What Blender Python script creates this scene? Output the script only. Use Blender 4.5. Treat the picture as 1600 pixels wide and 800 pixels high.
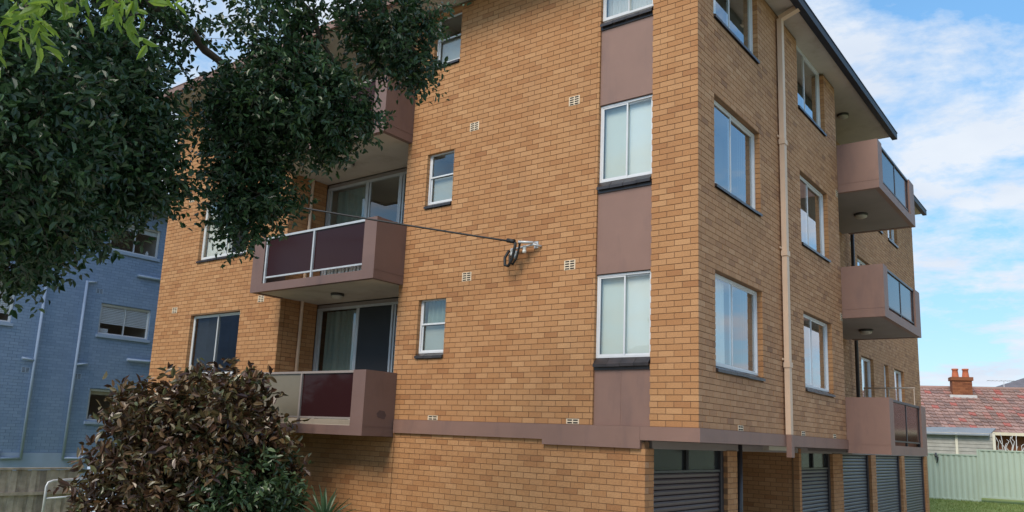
import bpy, bmesh, math, random
import numpy as np
from mathutils import Vector, Matrix

# ------------------------------------------------------------------ scene, camera, sky, sun
scene = bpy.context.scene
for o in list(bpy.data.objects):
    bpy.data.objects.remove(o, do_unlink=True)
COL = scene.collection
rad = math.radians

CAM = Vector((4.4433, -9.9553, -0.2108))
YAW, PITCH, ROLL, FPX, PPY = rad(-37.418), rad(10.537), rad(2.350), 1248.1, 450.0
FW = Vector((math.sin(YAW) * math.cos(PITCH), math.cos(YAW) * math.cos(PITCH), math.sin(PITCH)))
_r0 = Vector((math.cos(YAW), -math.sin(YAW), 0)); _u0 = _r0.cross(FW)
RT = math.cos(ROLL) * _r0 + math.sin(ROLL) * _u0
UP = -math.sin(ROLL) * _r0 + math.cos(ROLL) * _u0
cd = bpy.data.cameras.new('camera')
cd.sensor_width = 36.0
cd.lens = FPX / 1600 * 36.0
cd.shift_y = 50 / 1600
cd.clip_start = 0.1
cd.clip_end = 3000
cam = bpy.data.objects.new('camera', cd)
COL.objects.link(cam)
m3 = Matrix((RT, UP, -FW)).transposed()
cam.matrix_world = Matrix.Translation(CAM) @ m3.to_4x4()
scene.camera = cam
scene.render.resolution_x, scene.render.resolution_y = 1024, 512

SUN_EL, SUN_AZ = 46.0, 177.0          # azimuth clockwise from +y: light comes from the street side
world = bpy.data.worlds.new('World')
scene.world = world
world.use_nodes = True
wn, wl = world.node_tree.nodes, world.node_tree.links
wn.clear()
sky = wn.new('ShaderNodeTexSky'); sky.sky_type = 'NISHITA'; sky.sun_disc = False
sky.sun_elevation = rad(SUN_EL); sky.sun_rotation = rad(SUN_AZ)
sky.air_density = 1.0; sky.dust_density = 0.2; sky.ozone_density = 1.2
tc = wn.new('ShaderNodeTexCoord')
sep = wn.new('ShaderNodeSeparateXYZ'); wl.new(tc.outputs['Generated'], sep.inputs[0])
zc = wn.new('ShaderNodeMath'); zc.operation = 'MAXIMUM'; wl.new(sep.outputs['Z'], zc.inputs[0]); zc.inputs[1].default_value = 0.0
za = wn.new('ShaderNodeMath'); za.operation = 'ADD'; wl.new(zc.outputs[0], za.inputs[0]); za.inputs[1].default_value = 0.16
dx = wn.new('ShaderNodeMath'); dx.operation = 'DIVIDE'; wl.new(sep.outputs['X'], dx.inputs[0]); wl.new(za.outputs[0], dx.inputs[1])
dy = wn.new('ShaderNodeMath'); dy.operation = 'DIVIDE'; wl.new(sep.outputs['Y'], dy.inputs[0]); wl.new(za.outputs[0], dy.inputs[1])
cmb = wn.new('ShaderNodeCombineXYZ'); wl.new(dx.outputs[0], cmb.inputs[0]); wl.new(dy.outputs[0], cmb.inputs[1])
cmb.inputs[2].default_value = 21.3
n1 = wn.new('ShaderNodeTexNoise'); wl.new(cmb.outputs[0], n1.inputs['Vector'])
n1.inputs['Scale'].default_value = 2.0; n1.inputs['Detail'].default_value = 8; n1.inputs['Roughness'].default_value = 0.62
n1.inputs['Distortion'].default_value = 0.15
cr = wn.new('ShaderNodeValToRGB'); wl.new(n1.outputs['Fac'], cr.inputs[0])
cr.color_ramp.elements[0].position = 0.45; cr.color_ramp.elements[0].color = (0, 0, 0, 1)
cr.color_ramp.elements[1].position = 0.58; cr.color_ramp.elements[1].color = (1, 1, 1, 1)
n2 = wn.new('ShaderNodeTexNoise'); wl.new(cmb.outputs[0], n2.inputs['Vector'])
n2.inputs['Scale'].default_value = 3.4; n2.inputs['Detail'].default_value = 5
cc = wn.new('ShaderNodeMix'); cc.data_type = 'RGBA'
wl.new(n2.outputs['Fac'], cc.inputs['Factor'])
cc.inputs['A'].default_value = (2.35, 2.75, 3.4, 1); cc.inputs["B"].default_value = (3.7, 3.9, 4.1, 1)
skm = wn.new('ShaderNodeMix'); skm.data_type = 'RGBA'
skg = wn.new('ShaderNodeMix'); skg.data_type = 'RGBA'; skg.blend_type = 'MULTIPLY'
skg.inputs['Factor'].default_value = 1.0; skg.inputs['B'].default_value = (0.92, 1.08, 1.08, 1)
wl.new(sky.outputs[0], skg.inputs['A'])
hgr = wn.new('ShaderNodeValToRGB'); wl.new(zc.outputs[0], hgr.inputs[0])
for q, (hp, hc) in enumerate(((0.0, (0.32, 0.42, 0.62, 1)), (0.08, (0.40, 0.46, 0.52, 1)), (0.25, (0.57, 0.72, 0.73, 1)), (0.46, (0.70, 0.96, 1.0, 1)))):
    if q > 1: hgr.color_ramp.elements.new(hp)
    hgr.color_ramp.elements[q].position = hp; hgr.color_ramp.elements[q].color = hc
wl.new(hgr.outputs[0], skg.inputs['B'])
wl.new(cr.outputs[0], skm.inputs['Factor']); wl.new(skg.outputs['Result'], skm.inputs['A']); wl.new(cc.outputs['Result'], skm.inputs['B'])
bg = wn.new('ShaderNodeBackground'); bg.inputs['Strength'].default_value = 0.115
wl.new(skm.outputs['Result'], bg.inputs[0])
wo = wn.new('ShaderNodeOutputWorld'); wl.new(bg.outputs[0], wo.inputs[0])

sd = bpy.data.lights.new('sun', 'SUN'); sd.energy = 1.5; sd.angle = rad(28); sd.color = (1.0, 0.88, 0.72)
sun = bpy.data.objects.new('sun', sd); COL.objects.link(sun)
az, el = rad(SUN_AZ), rad(SUN_EL)
sdir = Vector((math.sin(az) * math.cos(el), math.cos(az) * math.cos(el), math.sin(el)))
sun.rotation_euler = (-sdir).to_track_quat('-Z', 'Y').to_euler()
sun.location = (0, -30, 30)

vs = scene.view_settings
vs.view_transform = 'Standard'; vs.look = 'None'; vs.gamma = 1.0; vs.use_curve_mapping = False
vs.exposure = 1.17

# ------------------------------------------------------------------ helpers
RNG = random.Random(7)
NR = np.random.default_rng(11)
WLOC = {}

def ray(u, v):
    return RT * ((u - 800) / FPX) - UP * ((v - PPY) / FPX) + FW
def at(u, v, d):                       # point at depth d
    return CAM + ray(u, v) * d
def px(p):
    d = Vector(p) - CAM; w = d.dot(FW)
    return (800 + FPX * d.dot(RT) / w, PPY - FPX * d.dot(UP) / w, w)

def tag(o, label=None, cat=None, group=None, kind=None):
    if label: o['label'] = label
    if cat: o['category'] = cat
    if group: o['group'] = group
    if kind: o['kind'] = kind
    return o

def place(o, loc, parent=None):
    loc = Vector(loc)
    COL.objects.link(o)
    WLOC[o.name] = loc
    if parent is not None:
        o.parent = parent
        o.location = loc - WLOC[parent.name]
    else:
        o.location = loc
    return o

def empty(name, loc):
    o = bpy.data.objects.new(name, None); o.empty_display_size = 0.3
    return place(o, loc)

class MB:
    def __init__(s):
        s.v = []; s.f = []; s.smooth = []
    def add(s, vs_, fs, smooth=False):
        b = len(s.v)
        s.v += [tuple(p) for p in vs_]
        for f in fs:
            s.f.append(tuple(i + b for i in f)); s.smooth.append(smooth)
        return s
    def box(s, x0, x1, y0, y1, z0, z1):
        if x0 > x1: x0, x1 = x1, x0
        if y0 > y1: y0, y1 = y1, y0
        if z0 > z1: z0, z1 = z1, z0
        v = [(x0, y0, z0), (x1, y0, z0), (x1, y1, z0), (x0, y1, z0), (x0, y0, z1), (x1, y0, z1), (x1, y1, z1), (x0, y1, z1)]
        return s.add(v, [(3, 2, 1, 0), (4, 5, 6, 7), (0, 1, 5, 4), (1, 2, 6, 5), (2, 3, 7, 6), (3, 0, 4, 7)])
    def hexa(s, v):      # eight corners, bottom ring then top ring
        return s.add(v, [(3, 2, 1, 0), (4, 5, 6, 7), (0, 1, 5, 4), (1, 2, 6, 5), (2, 3, 7, 6), (3, 0, 4, 7)])
    def bar(s, a, b, w, h, up=(0, 0, 1)):
        a, b = Vector(a), Vector(b); t = (b - a).normalized(); up = Vector(up)
        r = t.cross(up)
        if r.length < 1e-4: r = t.cross(Vector((1, 0, 0)))
        r.normalize(); u = r.cross(t)
        c = []
        for p in (a, b):
            c += [p - r * w / 2 - u * h / 2, p + r * w / 2 - u * h / 2, p + r * w / 2 + u * h / 2, p - r * w / 2 + u * h / 2]
        return s.add(c, [(3, 2, 1, 0), (4, 5, 6, 7), (0, 1, 5, 4), (1, 2, 6, 5), (2, 3, 7, 6), (3, 0, 4, 7)])
    def tube(s, pts, r, seg=8, caps=True):
        pts = [Vector(p) for p in pts]; n = len(pts)
        rs = r if isinstance(r, (list, tuple)) else [r] * n
        b = len(s.v); ref = None
        for i, p in enumerate(pts):
            t = (pts[min(i + 1, n - 1)] - pts[max(i - 1, 0)]).normalized()
            if ref is None:
                ref = t.cross(Vector((0, 0, 1)))
                if ref.length < 1e-3: ref = t.cross(Vector((1, 0, 0)))
            ref = (ref - t * ref.dot(t)).normalized(); q = t.cross(ref)
            for k in range(seg):
                a = 2 * math.pi * k / seg
                s.v.append(tuple(p + (ref * math.cos(a) + q * math.sin(a)) * rs[i]))
        for i in range(n - 1):
            for k in range(seg):
                k2 = (k + 1) % seg
                s.f.append((b + i * seg + k, b + i * seg + k2, b + (i + 1) * seg + k2, b + (i + 1) * seg + k)); s.smooth.append(True)
        if caps:
            s.f.append(tuple(b + k for k in range(seg))[::-1]); s.smooth.append(False)
            s.f.append(tuple(b + (n - 1) * seg + k for k in range(seg))); s.smooth.append(False)
        return s
    def lathe(s, c, prof, seg=16, axis=2):   # prof: (radius, height)
        c = Vector(c); b = len(s.v)
        for (r, h) in prof:
            for k in range(seg):
                a = 2 * math.pi * k / seg
                s.v.append((c.x + r * math.cos(a), c.y + r * math.sin(a), c.z + h))
        for i in range(len(prof) - 1):
            for k in range(seg):
                k2 = (k + 1) % seg
                s.f.append((b + i * seg + k, b + i * seg + k2, b + (i + 1) * seg + k2, b + (i + 1) * seg + k)); s.smooth.append(True)
        return s
    def prism(s, poly, a, b):      # poly of 3d offsets swept from a to b
        a, b = Vector(a), Vector(b); n = len(poly)
        v = [a + Vector(p) for p in poly] + [b + Vector(p) for p in poly]
        f = [tuple(range(n))[::-1], tuple(range(n, 2 * n))] + [(i, (i + 1) % n, n + (i + 1) % n, n + i) for i in range(n)]
        return s.add(v, f)
    def build(s, name, mat, parent=None, recalc=True, origin=None, kind=None):
        v = np.array(s.v, float)
        if origin is None:
            lo, hi = v.min(0), v.max(0)
            origin = Vector(((lo[0] + hi[0]) / 2, (lo[1] + hi[1]) / 2, lo[2]))
        me = bpy.data.meshes.new(name)
        me.from_pydata([tuple(p) for p in (v - np.array(origin))], [], s.f)
        me.polygons.foreach_set('use_smooth', s.smooth)
        if recalc:
            bm = bmesh.new(); bm.from_mesh(me)
            bmesh.ops.recalc_face_normals(bm, faces=bm.faces); bm.to_mesh(me); bm.free()
        me.materials.append(M[mat] if isinstance(mat, str) else mat)
        o = bpy.data.objects.new(name, me)
        place(o, origin, parent)
        if kind: o['kind'] = kind
        return o

# ------------------------------------------------------------------ materials
M = {}
def new_mat(name):
    m = bpy.data.materials.new(name); m.use_nodes = True
    nt = m.node_tree; nt.nodes.clear()
    out = nt.nodes.new('ShaderNodeOutputMaterial'); b = nt.nodes.new('ShaderNodeBsdfPrincipled')
    nt.links.new(b.outputs[0], out.inputs[0]); M[name] = m
    return m, nt, b, out
def pos(nt, scale=(1, 1, 1)):
    g = nt.nodes.new('ShaderNodeNewGeometry'); mp = nt.nodes.new('ShaderNodeMapping')
    mp.inputs['Scale'].default_value = scale; nt.links.new(g.outputs['Position'], mp.inputs[0]); return mp.outputs[0]
def noise(nt, vec, scale, detail=4, rough=0.55):
    n = nt.nodes.new('ShaderNodeTexNoise'); nt.links.new(vec, n.inputs['Vector'])
    n.inputs['Scale'].default_value = scale; n.inputs['Detail'].default_value = detail; n.inputs['Roughness'].default_value = rough
    return n.outputs['Fac']
def ramp(nt, fac, stops):
    r = nt.nodes.new('ShaderNodeValToRGB'); nt.links.new(fac, r.inputs[0]); e = r.color_ramp.elements
    while len(e) < len(stops): e.new(0.5)
    for k, (p, c) in enumerate(stops):
        e[k].position = p; e[k].color = (*c, 1) if len(c) == 3 else c
    return r.outputs[0]
def mix(nt, fac, a, b, mode='MIX'):
    m = nt.nodes.new('ShaderNodeMix'); m.data_type = 'RGBA'; m.blend_type = mode
    for inp, x in (('Factor', fac), ('A', a), ('B', b)):
        if isinstance(x, (int, float)): m.inputs[inp].default_value = x
        elif isinstance(x, tuple): m.inputs[inp].default_value = (*x, 1) if len(x) == 3 else x
        else: nt.links.new(x, m.inputs[inp])
    return m.outputs['Result']
def bump(nt, b, h, strength=0.3, dist=0.01):
    n = nt.nodes.new('ShaderNodeBump'); n.inputs['Strength'].default_value = strength; n.inputs['Distance'].default_value = dist
    nt.links.new(h, n.inputs['Height']); nt.links.new(n.outputs[0], b.inputs['Normal'])
def simple(name, col, rough=0.6, var=0.15, scale=3.0, metal=0.0, spec=0.5, bmp=0.0, fine=40.0, stain=None):
    m, nt, b, out = new_mat(name)
    p = pos(nt)
    f = noise(nt, p, scale, 6, 0.6)
    lo = tuple(c * (1 - var) for c in col); hi = tuple(min(1, c * (1 + var)) for c in col)
    c = ramp(nt, f, [(0.3, lo), (0.7, hi)])
    if stain:
        s = noise(nt, pos(nt, (1.0, 1.0, 0.25)), 2.2, 6, 0.65)
        sf = ramp(nt, s, [(0.52, (0, 0, 0)), (0.72, (1, 1, 1))])
        c = mix(nt, mix(nt, 1.0, sf, (stain[3],) * 3, 'MULTIPLY'), c, tuple(stain[:3]))
    nt.links.new(c, b.inputs['Base Color'])
    b.inputs['Roughness'].default_value = rough; b.inputs['Metallic'].default_value = metal
    b.inputs['Specular IOR Level'].default_value = spec
    if bmp: bump(nt, b, noise(nt, p, fine, 4, 0.6), bmp, 0.004)
    return m

def brick_mat(name, stops, patch, grain=0.16, rough=0.85, stain=0.0):
    m, nt, b, out = new_mat(name)
    a = nt.nodes.new('ShaderNodeAttribute'); a.attribute_name = 'tone'
    c = ramp(nt, a.outputs['Fac'], stops)
    big = noise(nt, pos(nt), 0.55, 4, 0.6)
    c = mix(nt, ramp(nt, big, [(0.35, (0, 0, 0)), (0.75, (0.5, 0.5, 0.5))]), c, mix(nt, 1.0, c, patch, 'MULTIPLY'))
    g = noise(nt, pos(nt, (30, 30, 70)), 1.6, 5, 0.7)
    c = mix(nt, 1.0, c, ramp(nt, g, [(0.25, (1 - 2.2 * grain,) * 3), (0.75, (1 + grain,) * 3)]), 'MULTIPLY')
    if stain:
        s = noise(nt, pos(nt, (1.4, 1.4, 0.35)), 1.3, 6, 0.7)
        c = mix(nt, mix(nt, 1.0, ramp(nt, s, [(0.5, (0, 0, 0)), (0.75, (1, 1, 1))]), (stain,) * 3, 'MULTIPLY'), c, (0.10, 0.07, 0.05))
    nt.links.new(c, b.inputs['Base Color']); b.inputs['Roughness'].default_value = rough
    b.inputs['Specular IOR Level'].default_value = 0.25
    bump(nt, b, g, 0.18, 0.002)
    return m

brick_mat('brick', [(0.0, (0.37, 0.172, 0.076)), (0.10, (0.435, 0.212, 0.092)), (0.5, (0.475, 0.245, 0.110)), (0.9, (0.50, 0.265, 0.124)), (1.0, (0.54, 0.295, 0.14))],
          (0.82, 0.72, 0.66), stain=0.12)
brick_mat('blue_brick', [(0.0, (0.25, 0.34, 0.49)), (0.5, (0.27, 0.365, 0.52)), (1.0, (0.295, 0.39, 0.55))], (0.8, 0.82, 0.9), grain=0.1, rough=0.6)
brick_mat('red_brick', [(0.0, (0.20, 0.07, 0.035)), (1.0, (0.34, 0.13, 0.06))], (0.8, 0.8, 0.8))
brick_mat('roof_tile', [(0.0, (0.24, 0.16, 0.145)), (0.45, (0.35, 0.215, 0.185)), (0.85, (0.42, 0.27, 0.235)), (0.93, (0.42, 0.15, 0.125)), (1.0, (0.46, 0.13, 0.11))], (0.75, 0.85, 0.75), rough=0.75, stain=0.25)
brick_mat('brick_cool_side', [(0.0, (0.32, 0.172, 0.100)), (0.10, (0.42, 0.225, 0.122)), (0.5, (0.48, 0.262, 0.138)), (0.9, (0.51, 0.285, 0.155)), (1.0, (0.55, 0.32, 0.18))], (0.80, 0.77, 0.78), grain=0.20, stain=0.20)  # stained brick for +x faces, their cooler sky light greyed into the colour
simple('mortar', (0.20, 0.108, 0.054), 0.95, 0.25, 2.0, bmp=0.6)
simple('blue_mortar', (0.19, 0.26, 0.39), 0.8, 0.2, 2.0)
simple('mauve_paint', (0.228, 0.130, 0.100), 0.55, 0.07, 1.5, bmp=0.12, fine=120, stain=(0.12, 0.075, 0.07, 0.45))
simple('dark_patch', (0.085, 0.052, 0.050), 0.7, 0.2, 6.0)
simple('shaded_mauve', (0.162, 0.096, 0.080), 0.6, 0.10, 1.2, bmp=0.12, fine=120, stain=(0.085, 0.055, 0.055, 0.6))  # front balcony mauve, the tree's shade darkened into the colour; streaks are dirt
simple('soffit_paint', (0.46, 0.40, 0.33), 0.8, 0.08, 1.0, bmp=0.1, stain=(0.30, 0.24, 0.18, 0.5))
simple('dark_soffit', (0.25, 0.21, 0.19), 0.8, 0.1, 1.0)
simple('aluminium', (0.62, 0.63, 0.63), 0.4, 0.06, 4.0, spec=0.5)
simple('cream_frame', (0.70, 0.66, 0.55), 0.5, 0.06, 4.0)
simple('white_frame', (0.62, 0.63, 0.65), 0.5, 0.05, 4.0)
simple('sill_tile', (0.035, 0.028, 0.028), 0.32, 0.4, 6.0, bmp=0.2)
simple('dark_metal', (0.035, 0.032, 0.036), 0.4, 0.2, 3.0)
simple('gutter_paint', (0.016, 0.018, 0.027), 0.5, 0.2, 3.0, spec=0.3)
simple('pipe_cream', (0.62, 0.44, 0.31), 0.5, 0.06, 2.0, stain=(0.4, 0.27, 0.19, 0.4))
simple('vent_clay', (0.70, 0.56, 0.40), 0.8, 0.15, 9.0)
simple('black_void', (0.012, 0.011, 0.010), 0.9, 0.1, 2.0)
simple('door_slat', (0.085, 0.060, 0.055), 0.38, 0.12, 1.2, bmp=0.05)
simple('door_slat_grey', (0.085, 0.085, 0.092), 0.38, 0.12, 1.2, bmp=0.05)
simple('timber_paling', (0.34, 0.285, 0.225), 0.85, 0.35, 5.0, bmp=0.5, fine=30)
simple('timber_grey', (0.24, 0.20, 0.165), 0.9, 0.3, 5.0, bmp=0.5, fine=30)
simple('timber_pale', (0.42, 0.36, 0.29), 0.9, 0.3, 5.0, bmp=0.5, fine=30)
simple('galvanised', (0.50, 0.51, 0.52), 0.45, 0.1, 5.0, metal=0.3)
simple('green_steel', (0.43, 0.51, 0.42), 0.45, 0.05, 0.8)
simple('concrete', (0.33, 0.31, 0.28), 0.85, 0.2, 1.2, bmp=0.3)
simple('pale_blue_paint', (0.46, 0.56, 0.74), 0.7, 0.1, 1.5, bmp=0.1)
simple('blue_trim', (0.36, 0.44, 0.58), 0.55, 0.08, 2.0)
simple('blind', (0.60, 0.64, 0.60), 0.8, 0.04, 1.0)
simple('blind_dim', (0.36, 0.38, 0.36), 0.8, 0.06, 2.0)
simple('blind_pale', (0.70, 0.74, 0.73), 0.8, 0.04, 1.0)
simple('curtain', (0.72, 0.70, 0.66), 0.9, 0.06, 2.0)
simple('curtain_green', (0.22, 0.27, 0.24), 0.9, 0.08, 2.0)
simple('curtain_cream', (0.62, 0.55, 0.42), 0.9, 0.06, 2.0)
simple('room_wall', (0.42, 0.38, 0.33), 0.9, 0.08, 1.0)
simple('fly_screen', (0.02, 0.022, 0.026), 0.7, 0.1, 2.0)
simple('bark', (0.085, 0.065, 0.05), 0.9, 0.35, 7.0, bmp=0.8, fine=25)
simple('lamp_body', (0.05, 0.045, 0.04), 0.5, 0.1, 3.0)
simple('lamp_glass', (0.45, 0.40, 0.33), 0.35, 0.05, 3.0)
simple('white_plastic', (0.82, 0.82, 0.82), 0.45, 0.05, 3.0)
simple('rubber', (0.015, 0.015, 0.016), 0.6, 0.1, 3.0)
simple('porcelain', (0.70, 0.68, 0.63), 0.25, 0.1, 9.0)
simple('weatherboard', (0.36, 0.35, 0.32), 0.8, 0.15, 3.0, bmp=0.2)
simple('cream_paint', (0.68, 0.60, 0.45), 0.6, 0.08, 2.0)
simple('grey_sheet', (0.22, 0.25, 0.27), 0.5, 0.1, 2.0)
simple('grey_tile', (0.13, 0.12, 0.135), 0.8, 0.15, 3.0)
simple('terracotta', (0.50, 0.14, 0.065), 0.8, 0.15, 6.0)
simple('beige_panel', (0.17, 0.145, 0.105), 0.25, 0.1, 1.3, spec=0.5)
simple('asphalt', (0.05, 0.05, 0.05), 0.9, 0.2, 5.0, bmp=0.5)
simple('agave_leaf', (0.06, 0.11, 0.05), 0.45, 0.25, 4.0)
simple('stone_trim', (0.55, 0.54, 0.52), 0.8, 0.1, 4.0)

def glass_mat(name, tint=(1, 1, 1), boost=0.0, rough=0.0):
    m, nt, b, out = new_mat(name); nt.nodes.remove(b)
    t = nt.nodes.new('ShaderNodeBsdfTransparent'); t.inputs[0].default_value = (*tint, 1)
    g = nt.nodes.new('ShaderNodeBsdfGlossy'); g.inputs['Roughness'].default_value = rough; g.inputs['Color'].default_value = (0.95, 0.96, 1.0, 1)
    f = nt.nodes.new('ShaderNodeFresnel')
    ge = nt.nodes.new('ShaderNodeNewGeometry'); io = nt.nodes.new('ShaderNodeMath'); io.operation = 'MULTIPLY_ADD'
    io.inputs[1].default_value = 1 / 1.52 - 1.52; io.inputs[2].default_value = 1.52      # same reflectance from either side of the pane
    nt.links.new(ge.outputs['Backfacing'], io.inputs[0]); nt.links.new(io.outputs[0], f.inputs['IOR'])
    a = nt.nodes.new('ShaderNodeMath'); a.operation = 'MULTIPLY_ADD'; a.use_clamp = True
    a.inputs[1].default_value = 2.2; a.inputs[2].default_value = boost
    nt.links.new(f.outputs[0], a.inputs[0])
    n = nt.nodes.new('ShaderNodeBump'); n.inputs['Strength'].default_value = 0.02; n.inputs['Distance'].default_value = 0.02
    nt.links.new(noise(nt, pos(nt), 1.6, 2, 0.5), n.inputs['Height']); nt.links.new(n.outputs[0], g.inputs['Normal'])
    mx = nt.nodes.new('ShaderNodeMixShader'); nt.links.new(a.outputs[0], mx.inputs[0])
    nt.links.new(t.outputs[0], mx.inputs[1]); nt.links.new(g.outputs[0], mx.inputs[2]); nt.links.new(mx.outputs[0], out.inputs[0])
    return m
glass_mat('glass', (0.86, 0.90, 0.88))
glass_mat('blue_glass', (0.90, 0.92, 0.93))
glass_mat('frosted', (0.80, 0.84, 0.82), 0.03, 0.15)
# dark tinted acrylic of the balcony fronts
def acrylic(name, col):
    m, nt, b, out = new_mat(name)
    b.inputs['Base Color'].default_value = (*col, 1); b.inputs['Roughness'].default_value = 0.12
    b.inputs['Specular IOR Level'].default_value = 0.6
    n = nt.nodes.new('ShaderNodeBump'); n.inputs['Strength'].default_value = 0.03; n.inputs['Distance'].default_value = 0.02
    nt.links.new(noise(nt, pos(nt), 2.0, 3), n.inputs['Height']); nt.links.new(n.outputs[0], b.inputs['Normal'])
acrylic('maroon_panel', (0.017, 0.007, 0.009))
acrylic('transom', (0.03, 0.032, 0.033))
M['maroon_panel'].node_tree.nodes['Principled BSDF'].inputs['Specular IOR Level'].default_value = 0.35
acrylic('maroon_matte', (0.030, 0.011, 0.012))
M['maroon_matte'].node_tree.nodes['Principled BSDF'].inputs['Specular IOR Level'].default_value = 0.14
M['transom'].node_tree.nodes['Principled BSDF'].inputs['Specular IOR Level'].default_value = 0.12

def leaf_mat(name, stops, trans=0.25, rough=0.38, tcol=(0.10, 0.22, 0.03)):
    m, nt, b, out = new_mat(name)
    g = nt.nodes.new('ShaderNodeNewGeometry')
    c = ramp(nt, g.outputs['Random Per Island'], stops)
    nt.links.new(c, b.inputs['Base Color']); b.inputs['Roughness'].default_value = rough
    b.inputs['Specular IOR Level'].default_value = 0.45
    t = nt.nodes.new('ShaderNodeBsdfTranslucent'); t.inputs[0].default_value = (*tcol, 1)
    mx = nt.nodes.new('ShaderNodeMixShader'); mx.inputs[0].default_value = trans
    nt.links.new(b.outputs[0], mx.inputs[1]); nt.links.new(t.outputs[0], mx.inputs[2]); nt.links.new(mx.outputs[0], out.inputs[0])
leaf_mat('fig_leaf', [(0.0, (0.016, 0.036, 0.018)), (0.6, (0.030, 0.068, 0.028)), (0.95, (0.050, 0.100, 0.034)), (1.0, (0.09, 0.14, 0.04))], 0.12, 0.36, (0.05, 0.13, 0.03))
leaf_mat('bright_leaf', [(0.0, (0.10, 0.19, 0.03)), (1.0, (0.20, 0.30, 0.05))], 0.4, 0.4, (0.30, 0.45, 0.05))
leaf_mat('copper_leaf', [(0.0, (0.028, 0.015, 0.011)), (0.35, (0.080, 0.040, 0.022)), (0.5, (0.060, 0.066, 0.025)), (0.72, (0.15, 0.080, 0.038)), (0.9, (0.085, 0.10, 0.04)), (1.0, (0.24, 0.15, 0.09))], 0.10, 0.25, (0.14, 0.07, 0.03))
leaf_mat('shrub_leaf', [(0.0, (0.02, 0.04, 0.02)), (0.6, (0.045, 0.085, 0.035)), (1.0, (0.12, 0.17, 0.08))], 0.15, 0.28, (0.08, 0.16, 0.04))
leaf_mat('fern_leaf', [(0.0, (0.06, 0.13, 0.02)), (1.0, (0.12, 0.22, 0.04))], 0.3, 0.5, (0.15, 0.3, 0.04))
leaf_mat('grass_blade', [(0.0, (0.10, 0.15, 0.03)), (0.7, (0.17, 0.23, 0.05)), (1.0, (0.27, 0.26, 0.10))], 0.2, 0.6, (0.14, 0.22, 0.04))
m, nt, b, out = new_mat('lawn')
nt.links.new(ramp(nt, noise(nt, pos(nt), 0.9, 7, 0.7), [(0.3, (0.14, 0.20, 0.045)), (0.55, (0.19, 0.245, 0.065)), (0.75, (0.25, 0.25, 0.10))]), b.inputs['Base Color'])
b.inputs['Roughness'].default_value = 0.95; bump(nt, b, noise(nt, pos(nt), 30, 5), 0.8, 0.03)

# ------------------------------------------------------------------ ground
GZ = -2.65
def ground_h(x, y):
    t = min(1, max(0, (y - 19.8) / 2.2)); s = t * t * (3 - 2 * t)
    t2 = min(1, max(0, (y - 22.0) / 4.0))
    return GZ + 0.45 * s + 0.25 * t2
xs = [-900, -400, -150, -70] + list(range(-40, 41, 2)) + [70, 150, 400, 900]
ysg = [-900, -400, -150, -60] + [i * 1.0 for i in range(-30, 45)] + [60, 90, 150, 400, 900]
g = MB()
for yv in ysg:
    for xv in xs: g.v.append((xv, yv, ground_h(xv, yv)))
nx = len(xs)
for j in range(len(ysg) - 1):
    for i in range(nx - 1):
        g.f.append((j * nx + i, j * nx + i + 1, (j + 1) * nx + i + 1, (j + 1) * nx + i)); g.smooth.append(True)
tag(g.build('ground', 'lawn', origin=Vector((0, 0, 0)), recalc=False), kind='structure')
tag(MB().box(-0.75, 15.0, -20, 19.6, GZ - 0.2, GZ + 0.012).build('driveway', 'concrete'), kind='structure')  # widened out of view so pale concrete bounces light onto side wall and soffits
tag(MB().box(-13.0, -0.76, -20, -3.4, GZ - 0.2, GZ + 0.010).build('bounce_paving', 'concrete'), kind='structure')  # unseen paving added to bounce light up to the front soffits
tag(MB().box(-60, 60, -26, -20.02, GZ - 0.2, GZ + 0.016).build('road', 'asphalt'), kind='structure')

# ------------------------------------------------------------------ wall faces
class Face:
    """maps (u along the wall, d depth inwards, z) to the world; box() stays axis aligned"""
    def __init__(s, axis, off, sign):     # axis 'x': u runs along x, plane y=off ; axis 'y': u along y, plane x=off
        s.axis, s.off, s.sign = axis, off, sign     # sign of inward direction
    def p(s, u, d, z):
        return (u, s.off + s.sign * d, z) if s.axis == 'x' else (s.off + s.sign * d, u, z)
    def box(s, mb, u0, u1, d0, d1, z0, z1):
        a, b = s.p(u0, d0, z0), s.p(u1, d1, z1)
        return mb.box(a[0], b[0], a[1], b[1], a[2], b[2])
FL = Face('x', 0.0, 1)          # street front, looks to -y
FR = Face('y', 0.0, -1)         # side with the downpipe, looks to +x
FF = Face('y', -0.84, -1)       # rear part of that side
FS = Face('y', -9.1, -1)        # side wall inside the balcony recess
FK = Face('x', 0.95, 1)         # back of the balcony recess
FP = Face('x', 6.56, 1)         # brick wall inside the undercroft
FB = Face('y', -20.0, -1)       # blue building

C = 0.086; BL = 0.23; J = 0.010; BH = C - J; BD = 0.11
def inside(u, z, ops):
    return any(a < u < b and c < z < e for a, b, c, e in ops)

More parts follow.
